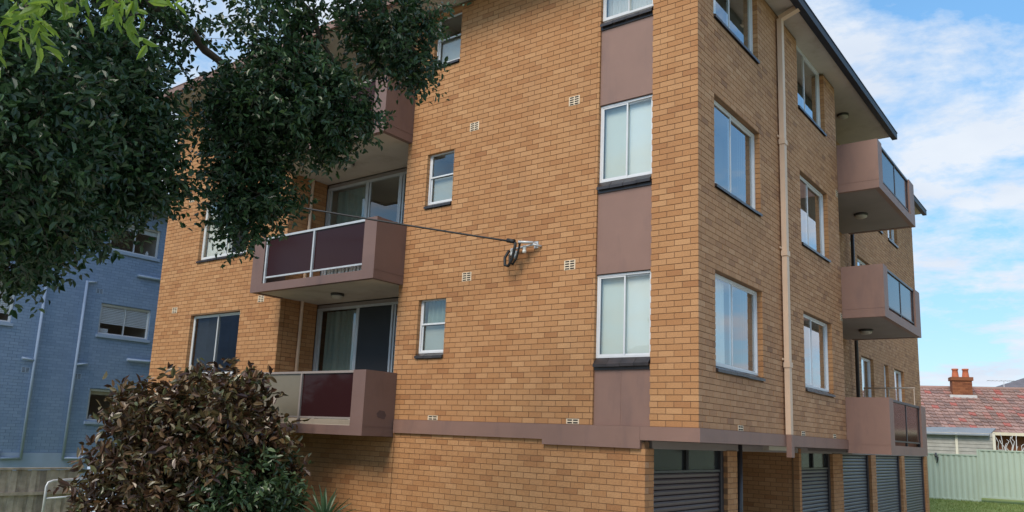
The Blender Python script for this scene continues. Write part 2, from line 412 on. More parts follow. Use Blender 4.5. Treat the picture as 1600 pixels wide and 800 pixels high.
def wall_mesh(face, u0, u1, z0, z1, ops, t=0.14, d0=0.006, grow=0.006):
    ops2 = [(a - grow, b + grow, c - grow, e + grow) for a, b, c, e in ops]
    us = sorted({u0, u1} | {min(max(q, u0), u1) for o in ops2 for q in o[:2]})
    zs = sorted({z0, z1} | {min(max(q, z0), z1) for o in ops2 for q in o[2:]})
    fill = [[not inside((us[i] + us[i + 1]) / 2, (zs[j] + zs[j + 1]) / 2, ops2) for j in range(len(zs) - 1)] for i in range(len(us) - 1)]
    mb = MB(); idx = {}
    def vid(i, j, k):
        key = (i, j, k)
        if key not in idx:
            idx[key] = len(mb.v); mb.v.append(face.p(us[i], d0 if k == 0 else d0 + t, zs[j]))
        return idx[key]
    def F(i, j): return 0 <= i < len(us) - 1 and 0 <= j < len(zs) - 1 and fill[i][j]
    for i in range(len(us) - 1):
        for j in range(len(zs) - 1):
            if not fill[i][j]: continue
            for k in (0, 1):
                mb.f.append((vid(i, j, k), vid(i + 1, j, k), vid(i + 1, j + 1, k), vid(i, j + 1, k)))
            for (ni, nj, a, b_) in ((i - 1, j, (i, j), (i, j + 1)), (i + 1, j, (i + 1, j), (i + 1, j + 1)), (i, j - 1, (i, j), (i + 1, j)), (i, j + 1, (i, j + 1), (i + 1, j + 1))):
                if not F(ni, nj):
                    mb.f.append((vid(*a, 0), vid(*b_, 0), vid(*b_, 1), vid(*a, 1)))
    mb.smooth = [False] * len(mb.f)
    return mb

def bricks(face, u0, u1, z0, n, ops, start0=0.0, start1=0.12, fromhi=True, keep=None):
    """list of (face, ua, ub, za, zb, full) in running bond, cut at openings; fromhi: laid from the u1 end"""
    res = []
    for k in range(n):
        za = z0 + k * C + J * 0.5; zb = za + BH; zm = (za + zb) / 2
        u = start0 if k % 2 == 0 else start1
        cuts = sorted((a, b) for a, b, c, e in ops if c < zm < e)
        L = u1 - u0
        spans = []
        if u > 0.05: spans.append((0.0, u - J) if u > BL * 0.3 else (0, 0))
        while u < L:
            spans.append((u, min(u + BL, L))); u += BL + J
        for a, b in spans:
            if fromhi: ua, ub = u1 - b, u1 - a
            else: ua, ub = u0 + a, u0 + b
            segs = [(ua, ub)]
            for ca, cb in cuts:
                ns = []
                for sa, sb in segs:
                    if cb <= sa or ca >= sb: ns.append((sa, sb))
                    else:
                        if sa < ca: ns.append((sa, ca))
                        if sb > cb: ns.append((cb, sb))
                segs = ns
            for sa, sb in segs:
                if sb - sa < 0.006: continue
                if keep and not keep((sa + sb) / 2, zm): continue
                res.append((face, sa, sb, za, zb, abs(sb - sa - BL) < 1e-4))
    return res

def brick_bounds(it, jit):
    face, ua, ub, za, zb = it[:5]
    dep = BD if len(it) == 6 else it[6]
    a, b = face.p(ua, jit, za), face.p(ub, dep, zb)
    return [min(a[i], b[i]) for i in range(3)], [max(a[i], b[i]) for i in range(3)]

BOXF = np.array([(3, 2, 1, 0), (4, 5, 6, 7), (0, 1, 5, 4), (1, 2, 6, 5), (2, 3, 7, 6), (3, 0, 4, 7)])
def lay_bricks(items, mat, parent, walls, limit=300, visible=None):
    """the bricks that show largest become objects of their own, the rest one joined part"""
    sc = []
    for i, it in enumerate(items):
        a = 0
        if it[5]:
            f = it[0]; m_ = Vector(f.p((it[1] + it[2]) / 2, 0, (it[3] + it[4]) / 2))
            u, v, w = px(m_)
            if 0 < u < 1600 and 0 < v < 800 and w > 0 and (visible is None or visible(u, v, f)):
                p0, p1 = px(f.p(it[1], 0, it[3])), px(f.p(it[2], 0, it[4]))
                a = abs(p1[0] - p0[0]) / w
        sc.append(a)
    order = sorted(range(len(items)), key=lambda i: -sc[i])
    single = {i for i in order[:limit] if sc[i] > 0}
    lo, hi, tone = [], [], []
    cache = {}
    for i, it in enumerate(items):
        jit = RNG.uniform(-0.0012, 0.0010)
        t = RNG.random() ** 0.9
        if i in single:
            key = (it[0].axis, int(t * 12), len(it))
            l, h = brick_bounds(it, 0.0)
            if key not in cache:
                mb = MB(); s = [(h[q] - l[q]) / 2 for q in range(3)]
                mb.box(-s[0], s[0], -s[1], s[1], -s[2], s[2])
                me = bpy.data.meshes.new('brick'); me.from_pydata(mb.v, [], mb.f)
                at_ = me.attributes.new('tone', 'FLOAT', 'FACE'); at_.data.foreach_set('value', [(int(t * 12) + 0.5) / 12] * 6)
                me.materials.append(M[mat])
                if mat == 'brick': me.materials.append(M['brick_cool_side']); me.polygons[3].material_index = 1
                cache[key] = me
            o = bpy.data.objects.new('brick', cache[key])
            c = Vector([(h[q] + l[q]) / 2 for q in range(3)])
            c += Vector(it[0].p(0, jit, 0)) - Vector(it[0].p(0, 0, 0))
            place(o, c, walls[id(it[0])])
        else:
            l, h = brick_bounds(it, jit); lo.append(l); hi.append(h); tone.append(t)
    lo, hi = np.array(lo), np.array(hi); n = len(lo)
    v = np.empty((n, 8, 3))
    for k, (cx, cy, cz) in enumerate([(0, 0, 0), (1, 0, 0), (1, 1, 0), (0, 1, 0), (0, 0, 1), (1, 0, 1), (1, 1, 1), (0, 1, 1)]):
        v[:, k, 0] = (hi if cx else lo)[:, 0]; v[:, k, 1] = (hi if cy else lo)[:, 1]; v[:, k, 2] = (hi if cz else lo)[:, 2]
    org = np.array([(lo[:, 0].min() + hi[:, 0].max()) / 2, (lo[:, 1].min() + hi[:, 1].max()) / 2, lo[:, 2].min()])
    f = (BOXF[None] + (np.arange(n) * 8)[:, None, None]).reshape(-1, 4)
    me = bpy.data.meshes.new('brickwork')
    me.vertices.add(n * 8); me.vertices.foreach_set('co', (v - org).reshape(-1))
    me.loops.add(len(f) * 4); me.loops.foreach_set('vertex_index', f.reshape(-1).astype(np.int32))
    me.polygons.add(len(f)); me.polygons.foreach_set('loop_start', (np.arange(len(f)) * 4).astype(np.int32))
    me.polygons.foreach_set('use_smooth', [False] * len(f))
    me.update(calc_edges=True)
    at_ = me.attributes.new('tone', 'FLOAT', 'FACE'); at_.data.foreach_set('value', np.repeat(np.array(tone, np.float32), 6))
    me.materials.append(M[mat])
    if mat == 'brick':
        me.materials.append(M['brick_cool_side'])
        mi = np.zeros((n, 6), np.int32)
        hx_ = hi[:, 0]
        mi[(np.abs(hx_) < 0.01) | (np.abs(hx_ + 0.84) < 0.01), 3] = 1
        me.polygons.foreach_set('material_index', mi.reshape(-1))
    o = bpy.data.objects.new('brickwork', me); place(o, Vector(org), parent); o['kind'] = 'stuff'
    return o

# ------------------------------------------------------------------ the apartment building
S = 31 * C
TOP = 7.52
apt = tag(empty('apartment_building', (-6.9, 6.0, GZ)), 'orange brick apartment block with mauve balconies and garages underneath', 'building')
FLOORS = [0, 1, 2]
XL = -13.89
COLW = (-1.63, -0.72)
SMALL = (-5.21, -4.57); LWIN = (-12.37, -10.48); REC = (-9.1, -5.72)
RW1, RW2 = (0.57, 2.43), (4.52, 6.27); YR = 7.07
opsL = [(COLW[0], COLW[1], -1, 9), (REC[0], REC[1], -0.1, 9)]
for k in FLOORS:
    opsL += [(SMALL[0], SMALL[1], 1.045 + k * S, 2.10 + k * S), (LWIN[0], LWIN[1], 0.77 + k * S, 2.205 + k * S)]
opsR = [(a, b, 0.80 + k * S, 2.225 + k * S) for k in FLOORS for a, b in (RW1, RW2)]
FW1, FW2, FW3 = (11.95, 13.22), (14.42, 14.96), (15.72, 17.0)
opsF = [(a, b, 0.80 + k * S, 2.225 + k * S) for k in FLOORS for a, b in (FW1, FW2, FW3)]
YE = 19.45
LZ = -0.30
opsLow = [(-5.612, -5.598, GZ - 1, 0)]
DOORS = [(0.27, 2.88), (6.62, 8.90), (9.68, 12.30), (12.80, 15.86), (16.24, 19.35)]
FG = Face('y', -0.784, -1)
opsG = [(a, b, GZ - 1, LZ + 0.02) for a, b in DOORS] + [(3.30, 6.54, GZ - 1, 0.5)]

w_front = wall_mesh(FL, XL, -0.02, 0.0, TOP, opsL).build('wall', 'mortar', apt)
w_side = wall_mesh(FR, 0.02, YR, 0.0, TOP, opsR).build('wall', 'mortar', apt)
w_rear = wall_mesh(FF, YR - 0.3, YE, 0.0, TOP + 0.32, opsF).build('wall', 'mortar', apt)
FLow = Face('x', 0.012, 1)
w_low = wall_mesh(FLow, XL, -0.80, GZ - 0.1, LZ + 0.09, opsLow).build('wall', 'mortar', apt)
PIERS = [(0.03, 0.264), (2.886, 3.296), (6.544, 6.614), (8.906, 9.674), (12.306, 12.794), (15.866, 16.234), (19.356, YE + 0.22)]
w_gar = [wall_mesh(FG, a, b_, GZ - 0.1, LZ + 0.01, []).build('pier', 'mortar', apt) for a, b_ in PIERS][0]
w_rec = wall_mesh(FS, 0.02, 0.93, -0.2, TOP, []).build('wall', 'mortar', apt)
w_pas = wall_mesh(FP, -3.6, -0.79, GZ - 0.1, LZ + 0.09, []).build('wall', 'mortar', apt)
walls = {id(FL): w_front, id(FR): w_side, id(FF): w_rear, id(FLow): w_low, id(FG): w_gar, id(FS): w_rec, id(FP): w_pas}
MB().box(XL, XL + 0.2, 0.16, YE - 0.01, GZ - 0.1, TOP + 0.02).build('wall', 'mortar', apt)
MB().box(XL + 0.201, -1.0, YE - 0.25, YE - 0.01, GZ - 0.1, TOP + 0.02).build('wall', 'mortar', apt)
NT = 87
items = []
items += bricks(FL, XL, 0.0, 0.0, NT, opsL, 0.0, 0.12)
# drop the half brick that the side wall's stretcher already shows at the corner
items = [it for it in items if not (it[2] > -0.001 and it[2] - it[1] < 0.2)]
itR = bricks(FR, 0.0, YR, 0.0, NT, opsR, 0.12, 0.0, fromhi=False)
itR = [it for it in itR if not (it[1] < 0.001 and it[2] - it[1] < 0.2)]
items += itR
items += bricks(FF, YR - 0.3, YE, 0.0, NT + 4, opsF, 0.0, 0.12, fromhi=False)
NLOW = 28
zlow = LZ + 0.086 - NLOW * C
itl = bricks(FLow, XL, -0.784, zlow, NLOW, opsLow, 0.0, 0.12)
items += [it for it in itl if not (it[2] > -0.785 and it[2] - it[1] < 0.2)]
itg = bricks(FG, 0.012, YE + 0.22, zlow, NLOW - 1, opsG, 0.12, 0.0, fromhi=False)
items += [it for it in itg if not (it[1] < 0.013 and it[2] - it[1] < 0.12 and False)]
items += bricks(FS, 0.12, 0.93, -0.172, NT + 2, [], 0.0, 0.12, fromhi=False)
items += bricks(FP, -3.6, -0.784, zlow, NLOW, [], 0.0, 0.12)
def vis(u, v, f):
    if f is FL: return not (u < 480 and v < 400) and u > 480
    return f in (FR, FLow)
lay_bricks(items, 'brick', apt, walls, 300, vis)

# mauve bands and slab edges
b = MB()
b.box(-5.60, -2.47, -0.035, 0.2, -0.225, 0.0)
b.build('band', 'mauve_paint', apt)
b = MB().box(-2.467, -0.842, -0.040, 0.2, LZ, 0.0)
b.build('band', 'mauve_paint', apt)
b = MB().box(-0.839, 0.035, -0.040, YR - 0.003, -0.185, 0.0)
b.build('slab_edge', 'mauve_paint', apt)
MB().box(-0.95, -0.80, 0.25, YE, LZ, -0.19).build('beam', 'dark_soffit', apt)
MB().box(-13.8, -0.9, 0.25, YE - 0.1, -0.2, -0.02).build('floor_slab', 'soffit_paint', apt)

# roof, eaves and gutters
r = MB()
r.box(XL - 0.35, 0.375, -0.62, 10.75, TOP + 0.03, TOP + 0.10)
r.build('roof', 'soffit_paint', apt)
roof = MB().box(XL - 0.35, -0.48, 10.76, YE - 0.02, TOP + 0.33, TOP + 0.41).build('roof', 'soffit_paint', apt)
def gutter(a, b, out, h=0.17, w=0.12):
    out = Vector(out)
    z = Vector((0, 0, 1))
    poly = [z * 0, out * w * 0.72, out * w, out * w + z * h * 0.9, out * (w + 0.012) + z * h * 0.9, out * (w + 0.012) + z * h, z * h]
    return MB().prism(poly, a, b)
gutter((0.378, -0.74, TOP - 0.05), (0.378, 10.78, TOP - 0.05), (1, 0, 0)).build('gutter', 'gutter_paint', apt)
gutter((-0.477, 10.9, TOP + 0.27), (-0.477, YE + 0.0, TOP + 0.27), (1, 0, 0)).build('gutter', 'gutter_paint', apt)
gutter((XL - 0.36, -0.623, TOP - 0.02), (0.49, -0.623, TOP - 0.02), (0, -1, 0), 0.15).build('gutter', 'mauve_paint', apt)
MB().box(0.02, 0.375, 0.0, 0.05, TOP, TOP + 0.028).build('eave_batten', 'soffit_paint', apt)
MB().box(XL + 0.05, -1.3, 0.3, YE - 0.2, TOP + 0.105, TOP + 0.5).build('roof_core', 'grey_sheet', apt)

# ---- windows
def room(face, u0, u1, z0, z1, d, depth, parent, mat='room_wall'):
    mb = MB()
    P = face.p
    c = [P(u0, d, z0), P(u1, d, z0), P(u1, d, z1), P(u0, d, z1), P(u0, d + depth, z0), P(u1, d + depth, z0), P(u1, d + depth, z1), P(u0, d + depth, z1)]
    mb.add(c, [(4, 5, 6, 7), (0, 1, 5, 4), (1, 2, 6, 5), (2, 3, 7, 6), (3, 0, 4, 7)])
    return mb.build('interior', mat, parent)
def wavy(face, u0, u1, z0, z1, d, amp=0.025, pitch=0.11, seed=0):
    mb = MB(); n = max(6, int((u1 - u0) / 0.018)); rr = random.Random(seed)
    ph = rr.random() * 6
    for i in range(n + 1):
        u = u0 + (u1 - u0) * i / n
        dd = d + amp * math.sin(2 * math.pi * u / pitch + ph + 0.9 * math.sin(u * 9 + ph))
        mb.v += [face.p(u, dd, z0), face.p(u, dd * 0.5 + d * 0.5, z1)]
    for i in range(n):
        mb.f.append((2 * i, 2 * i + 2, 2 * i + 3, 2 * i + 1)); mb.smooth.append(True)
    return mb
def sill(face, u0, u1, ztop, parent, n=None, proj=0.035, drop=0.10, d1=0.085):
    n = n or max(2, round((u1 - u0) / 0.225))
    w = (u1 - u0) / n
    for i in range(n):
        a, b_ = u0 + i * w + 0.003, u0 + (i + 1) * w - 0.003
        jz = RNG.uniform(-0.004, 0.003)
        P = face.p
        top0, top1 = ztop - drop * 0.55 + jz, ztop - 0.004 + jz
        th = 0.042
        MB().hexa([P(a, -proj, top0 - th), P(b_, -proj, top0 - th), P(b_, d1, top1 - th), P(a, d1, top1 - th),
                   P(a, -proj, top0), P(b_, -proj, top0), P(b_, d1, top1), P(a, d1, top1)]).build('sill_tile', 'sill_tile', parent)
    # mortar bed under the tiles
    mb = MB(); face.box(mb, u0 + 0.002, u1 - 0.002, 0.012, d1, ztop - 0.18, ztop - drop * 0.42 - 0.05)
    mb.build('sill_bed', 'sill_tile', parent)

def window(face, u0, u1, z0, z1, parent, d=0.085, fw=0.032, mat='aluminium', kind='slide', treat=(), depth=0.9, screen=None, gl='glass', sills=True, sdrop=0.10, roommat='room_wall', vx=0.5):
    mb = MB()
    B = lambda *a: face.box(mb, *a)
    B(u0, u1, d, d + 0.05, z0, z0 + fw); B(u0, u1, d, d + 0.05, z1 - fw, z1)
    B(u0, u0 + fw, d, d + 0.05, z0 + fw, z1 - fw); B(u1 - fw, u1, d, d + 0.05, z0 + fw, z1 - fw)
    win = mb.build('window', mat, parent)
    if kind == 'slide':
        um = u0 + (u1 - u0) * vx
        parts = [(u0 + fw, um + 0.018, d + 0.006, z0 + fw, z1 - fw), (um - 0.018, u1 - fw, d + 0.028, z0 + fw, z1 - fw)]
    else:
        zm = z0 + (z1 - z0) * 0.53
        parts = [(u0 + fw, u1 - fw, d + 0.028, z0 + fw, zm + 0.018), (u0 + fw, u1 - fw, d + 0.006, zm - 0.018, z1 - fw)]
    s = 0.022
    for i, (a, b_, dd, c, e) in enumerate(parts):
        mb = MB()
        face.box(mb, a, b_, dd, dd + 0.018, c, c + s); face.box(mb, a, b_, dd, dd + 0.018, e - s, e)
        face.box(mb, a, a + s, dd, dd + 0.018, c + s, e - s); face.box(mb, b_ - s, b_, dd, dd + 0.018, c + s, e - s)
        mb.build('sash', mat, win)
        P = face.p; dg = dd + 0.009
        g_ = gl if not (screen == 'frost' and i == 9) else 'frosted'
        MB().add([P(a + s, dg, c + s), P(b_ - s, dg, c + s), P(b_ - s, dg, e - s), P(a + s, dg, e - s)], [(0, 1, 2, 3)]).build('pane', g_, win)
    for t in treat:
        nm, a, b_, c, e, mt = t[:6]
        ua, ub = u0 + fw + (u1 - u0 - 2 * fw) * a, u0 + fw + (u1 - u0 - 2 * fw) * b_
        zc_, ze_ = z0 + fw + (z1 - z0 - 2 * fw) * c, z0 + fw + (z1 - z0 - 2 * fw) * e
        dd = d + 0.09
        if nm == 'blind':
            mb = MB(); face.box(mb, ua, ub, dd, dd + 0.004, zc_, ze_); mb.build('blind', mt, win)
        elif nm == 'venetian':
            n = int((ze_ - zc_) / 0.048)
            mb = MB()
            for q in range(n):
                zz = zc_ + (q + 0.5) * (ze_ - zc_) / n; P = face.p
                mb.add([P(ua, dd - 0.050, zz - 0.024), P(ub, dd - 0.050, zz - 0.024), P(ub, dd - 0.036, zz + 0.018), P(ua, dd - 0.036, zz + 0.018)], [(0, 1, 2, 3)])
            mb.build('blind', mt, win)
        elif nm == 'strips':
            n = max(2, int((ub - ua) / 0.085)); mb = MB()
            for q in range(n):
                uu = ua + (q + 0.5) * (ub - ua) / n; P = face.p
                mb.add([P(uu - 0.035, dd - 0.014, zc_), P(uu + 0.038, dd + 0.016, zc_), P(uu + 0.038, dd + 0.016, ze_), P(uu - 0.035, dd - 0.014, ze_)], [(0, 1, 2, 3)])
            mb.build('blind', mt, win)
        else:
            wavy(face, ua, ub, zc_, ze_, dd + 0.03, seed=int(ua * 77 + zc_ * 31)).build('curtain', mt, win)
    room(face, u0 + 0.004, u1 - 0.004, z0 + 0.004, z1 - 0.004, d + 0.052, depth, win, roommat)
    if sills: sill(face, u0 - 0.02 if False else u0 + 0.002, u1 - 0.002, z0, win, drop=sdrop, d1=d - 0.002)
    return win

for k in FLOORS:
    z = k * S
    # narrow column by the corner: panel below, window above
    zt = z + 0.845
    zb = 0.003 if k == 0 else z - S + 2.205
    pn = MB(); FL.box(pn, COLW[0] + 0.004, COLW[1] - 0.004, 0.03, 0.12, zb, zt + 0.02)
    pn = pn.build('spandrel_panel', 'mauve_paint', apt)
    if k == 0:
        sm = MB(); FL.box(sm, -1.195, -1.185, 0.026, 0.05, zb + 0.01, zt - 0.02); sm.build('cover_strip', 'mauve_paint', pn)
    lin = MB(); FL.box(lin, COLW[0] + 0.004, COLW[1] - 0.004, 0.032, 0.12, z + 2.198, z + 2.203) if False else None
    treat = [('blind', 0.0, 0.5, 0, 1, 'blind'), ('blind', 0.5, 1.0, 0, 1, 'blind_pale')] if k < 2 else [('curtain', 0, 1, 0, 1, 'curtain')]
    window(FL, COLW[0] + 0.004, COLW[1] - 0.004, z + 0.965, z + 2.195, apt, d=0.06, treat=treat, depth=0.35, mat='white_frame', sdrop=0.17)
    # small double-hung bathroom window
    window(FL, SMALL[0], SMALL[1], z + 1.14, z + 2.10, apt, d=0.075, kind='hung', treat=[('blind', 0, 1, 0, 0.52 if k else 0.5, 'blind_dim')] + ([('curtain', 0.0, 1.0, 0.55, 1.0, 'curtain_green')] if k == 0 else []),
           depth=0.5, screen='frost', mat='white_frame')
    # bedroom window by the far corner
    tr = [[('blind', 0.0, 0.5, 0, 1, 'fly_screen')], [('curtain', 0.0, 0.52, 0, 1, 'curtain')], [('curtain', 0.1, 0.9, 0, 1, 'curtain')]][k]
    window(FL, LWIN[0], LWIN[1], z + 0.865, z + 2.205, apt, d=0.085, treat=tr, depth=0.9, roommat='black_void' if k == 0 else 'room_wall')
    # side windows
    tr1 = [[('curtain', 0.0, 0.42, 0, 1, 'curtain'), ('strips', 0.74, 1.0, 0, 1, 'curtain_cream')], [('strips', 0.7, 1.0, 0, 1, 'curtain_cream')], [('curtain', 0.0, 0.3, 0, 1, 'curtain'), ('strips', 0.66, 1.0, 0, 1, 'curtain_cream')]][k]
    window(FR, RW1[0], RW1[1], z + 0.89, z + 2.225, apt, d=0.085, treat=tr1, depth=0.45, mat='white_frame', vx=0.45)
    window(FR, RW2[0], RW2[1], z + 0.89, z + 2.225, apt, d=0.085, treat=[('strips', 0.62, 1.0, 0, 1, 'curtain_cream')], depth=0.8, mat='white_frame', vx=0.42)
    for (a, b_) in (FW1, FW2, FW3):
        window(FF, a, b_, z + 0.89, z + 2.225, apt, d=0.085, treat=[('curtain', 0.0, 0.35, 0, 1, 'curtain')], depth=0.6, mat='white_frame', sills=False)
for k in FLOORS:      # plain sills on the far windows
    for (a, b_) in (FW1, FW2, FW3):
        mb = MB(); FF.box(mb, a, b_, -0.03, 0.08, k * S + 0.82, k * S + 0.885); mb.build('sill', 'sill_tile', apt)

# ---- balconies on the front
def ceiling_light(c, parent, r=0.13):
    o = MB().lathe(Vector(c), [(0.001, -0.0), (r, 0.0), (r, -0.035), (r * 0.9, -0.05)], 18).build('ceiling_light', 'lamp_body', parent)
    return MB().lathe(Vector(c), [(r * 0.88, -0.045), (r * 0.86, -0.075), (r * 0.6, -0.10), (0.001, -0.11)], 18).build('lamp_glass', 'lamp_glass', parent)
YF = -0.73
for k in FLOORS:
    z = k * S
    zb, zt = z - 0.295, z + 0.80
    x0, x1 = -9.13, -5.62
    mb = MB()
    mb.box(x0 + 0.10, x1 - 0.10, YF, YF + 0.10, zb, zb + 0.16)                       # front upstand
    mb.box(x1 - 0.10, x1, YF, -0.0 - 0.004, zb, zt)                    # end panels
    mb.box(x0, x0 + 0.10, YF, -0.004, zb, zt)
    mb.box(x1 - 0.31, x1 - 0.10, YF, YF + 0.10, zb + 0.16, zt)         # returns on the front
    mb.box(x0 + 0.10, x0 + 0.36, YF, YF + 0.10, zb + 0.16, zt)
    bal = mb.build('balcony', 'shaded_mauve', apt)
    tr_ = MB(); tr_.box(x1 - 0.002, x1 + 0.004, YF - 0.004, -0.004, zb + 0.155, zb + 0.163); tr_.build('groove_strip', 'shaded_mauve', bal)
    sl = MB(); sl.box(x0 + 0.10, x1 - 0.10, YF + 0.10, -0.004, zb + 0.015, zb + 0.17); sl.box(-9.09, -5.73, 0.0, 0.94, zb + 0.018, zb + 0.168)
    sl.build('slab', 'soffit_paint', bal)
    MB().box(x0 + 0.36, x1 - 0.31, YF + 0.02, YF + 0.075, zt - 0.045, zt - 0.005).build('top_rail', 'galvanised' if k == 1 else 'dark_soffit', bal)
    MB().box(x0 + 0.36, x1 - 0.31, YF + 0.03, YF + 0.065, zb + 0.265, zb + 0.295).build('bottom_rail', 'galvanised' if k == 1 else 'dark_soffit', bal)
    xm = -7.32
    for xp in (x0 + 0.40, xm, x1 - 0.35):
        if xp == xm or xp == x0 + 0.40:
            MB().box(xp - 0.02, xp + 0.02, YF + 0.012, YF + 0.052, zb + 0.16, zt - 0.046).build('post', 'galvanised' if k == 1 else 'dark_soffit', bal)
    MB().box(x0 + 0.425, xm - 0.025, YF + 0.045, YF + 0.053, zb + 0.297, zt - 0.047).build('front_panel', 'beige_panel' if k == 0 else 'maroon_matte', bal)
    MB().box(xm + 0.025, x1 - 0.312, YF + 0.045, YF + 0.053, zb + 0.297, zt - 0.047).build('front_panel', 'maroon_matte', bal)
    if k > 0: ceiling_light((-7.55, 0.15, zb + 0.013), bal)
    # sliding doors behind
    zd0, zd1 = zb + 0.17, z + 2.30
    mb = MB(); B = lambda *a: FK.box(mb, *a)
    fwd = 0.05
    B(-9.098, -9.081, 0.0, 0.07, zd0, zd1); B(-9.08, -5.74, 0, 0.07, zd1 - fwd, zd1); B(-9.08, -5.74, 0, 0.07, zd0, zd0 + fwd)
    xsd = [-9.08, -7.84, -6.86, -5.74]
    for xq in xsd: B(xq, xq + fwd, 0, 0.07, zd0 + fwd, zd1 - fwd) if xq < -5.8 else B(xq - fwd, xq, 0, 0.07, zd0 + fwd, zd1 - fwd)
    dr = mb.build('sliding_door', 'galvanised', apt)
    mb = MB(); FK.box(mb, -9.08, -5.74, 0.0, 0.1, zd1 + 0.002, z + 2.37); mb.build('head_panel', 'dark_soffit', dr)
    for q in range(3):
        a, b_ = xsd[q] + fwd + 0.01, xsd[q + 1] - 0.01
        mb = MB()
        FK.box(mb, a, a + 0.045, 0.02, 0.05, zd0 + fwd, zd1 - fwd); FK.box(mb, b_ - 0.045, b_, 0.02, 0.05, zd0 + fwd, zd1 - fwd)
        mb.build('stile', 'galvanised', dr)
        P = FK.p
        MB().add([P(a + 0.045, 0.035, zd0 + fwd), P(b_ - 0.045, 0.035, zd0 + fwd), P(b_ - 0.045, 0.035, zd1 - fwd), P(a + 0.045, 0.035, zd1 - fwd)], [(0, 1, 2, 3)]).build('pane', 'glass', dr)
    if k < 2: wavy(FK, -8.95, -7.85, zd0 + 0.06, zd1 - 0.06, 0.16, 0.03, 0.16, k).build('curtain', 'curtain_green', dr)
    if k == 0:
        mb = MB(); FK.box(mb, -7.78, -6.87, 0.008, 0.014, zd0 + 0.06, zd1 - 0.06); mb.build('fly_screen', 'fly_screen', dr)
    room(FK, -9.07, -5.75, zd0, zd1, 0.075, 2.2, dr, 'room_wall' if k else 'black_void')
MB().tube([(-9.05, 0.50, -0.12), (-9.05, 0.50, TOP + 0.02)], 0.035, 10).build('recess_pipe', 'pipe_cream', apt)
MB().box(-5.719, -5.71, 0.012, 0.93, -0.12, TOP).build('wall', 'mortar', apt)

pp_ = MB(); pp_.v = [(-5.6165, -0.40, 0.02), (-5.6165, -0.24, -0.01), (-5.6165, -0.20, 0.06), (-5.6165, -0.25, 0.13), (-5.6165, -0.36, 0.14), (-5.6165, -0.43, 0.08)]
pp_.f = [(0, 1, 2, 3, 4, 5)]; pp_.smooth = [False]
pp_.build('paint_patch', 'dark_patch', apt)
pb = tag(empty('planter_box', (-6.5, -0.42, 2.54)), 'white slatted planter box behind the middle front balcony panel', 'planter')
for q in range(11):
    MB().box(-7.05 + q * 0.1, -7.05 + q * 0.1 + (0.05 if q % 3 else 0.08), -0.55, -0.53, 2.545, 2.80).build('slat', 'white_plastic', pb)
MB().box(-7.05, -5.97, -0.528, -0.30, 2.545, 2.75).build('box', 'galvanised', pb)

# ---- balconies on the side
for k in FLOORS:
    z = k * S
    zb, zt = z - 0.26 + 0.03 * min(k, 1) + 0.02 * k, z + 0.845 + 0.02 * min(k, 1)
    y0, y1, xf = YR + 0.004, 10.68, 0.82
    mb = MB()
    mb.box(0.004, xf, y0, y0 + 0.10, zb, zt)
    mb.box(-0.70, xf, y1 - 0.10, y1, zb, zt)
    mb.box(xf - 0.10, xf, y0 + 0.10, y1 - 0.10, zb, zb + 0.18)
    mb.box(xf - 0.10, xf, y0 + 0.10, y0 + 0.36, zb + 0.18, zt)
    mb.box(xf - 0.10, xf, y1 - 0.52, y1 - 0.10, zb + 0.18, zt)
    bal = mb.build('balcony', 'mauve_paint', apt)
    st = MB(); st.box(0.006, xf + 0.004, y0 - 0.004, y0 - 0.0005, zb + 0.175, zb + 0.185); st.build('groove_strip', 'mauve_paint', bal)
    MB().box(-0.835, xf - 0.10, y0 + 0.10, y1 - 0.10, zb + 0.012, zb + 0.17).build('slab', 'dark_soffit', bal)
    ya, yb = y0 + 0.36, y1 - 0.52; ym = (ya + yb) / 2
    MB().box(xf - 0.075, xf - 0.025, ya, yb, zt - 0.06, zt - 0.012).build('top_rail', 'dark_metal', bal)
    MB().box(xf - 0.07, xf - 0.035, ya, yb, zb + 0.255, zb + 0.285).build('bottom_rail', 'dark_metal', bal)
    for yp in (ya + 0.03, ym, yb - 0.03):
        MB().box(xf - 0.085, xf - 0.04, yp - 0.025, yp + 0.025, zb + 0.18, zt - 0.061).build('post', 'dark_metal', bal)
    for (p0, p1) in ((ya + 0.06, ym - 0.03), (ym + 0.03, yb - 0.06)):
        MB().box(xf - 0.056, xf - 0.050, p0, p1, zb + 0.288, zt - 0.063).build('front_panel', 'maroon_panel', bal)
    if k > 0: ceiling_light((0.0, 8.95, zb + 0.010), bal, 0.15)
ceiling_light((-0.25, 8.7, TOP + 0.028), apt, 0.13)
# rail frame standing on the lowest side balcony
rl = MB(); rl.tube([(-0.45, 10.45, 1.27), (0.66, 10.45, 1.27)], 0.018, 8)
for xq in (-0.43, 0.10, 0.64): rl.tube([(xq, 10.45, -0.08), (xq, 10.45, 1.25)], 0.015, 8)
rl = rl.build('clothes_rail', 'pipe_cream')
tag(rl, 'thin cream tubular clothes rail standing on the lowest side balcony', 'clothes rail')

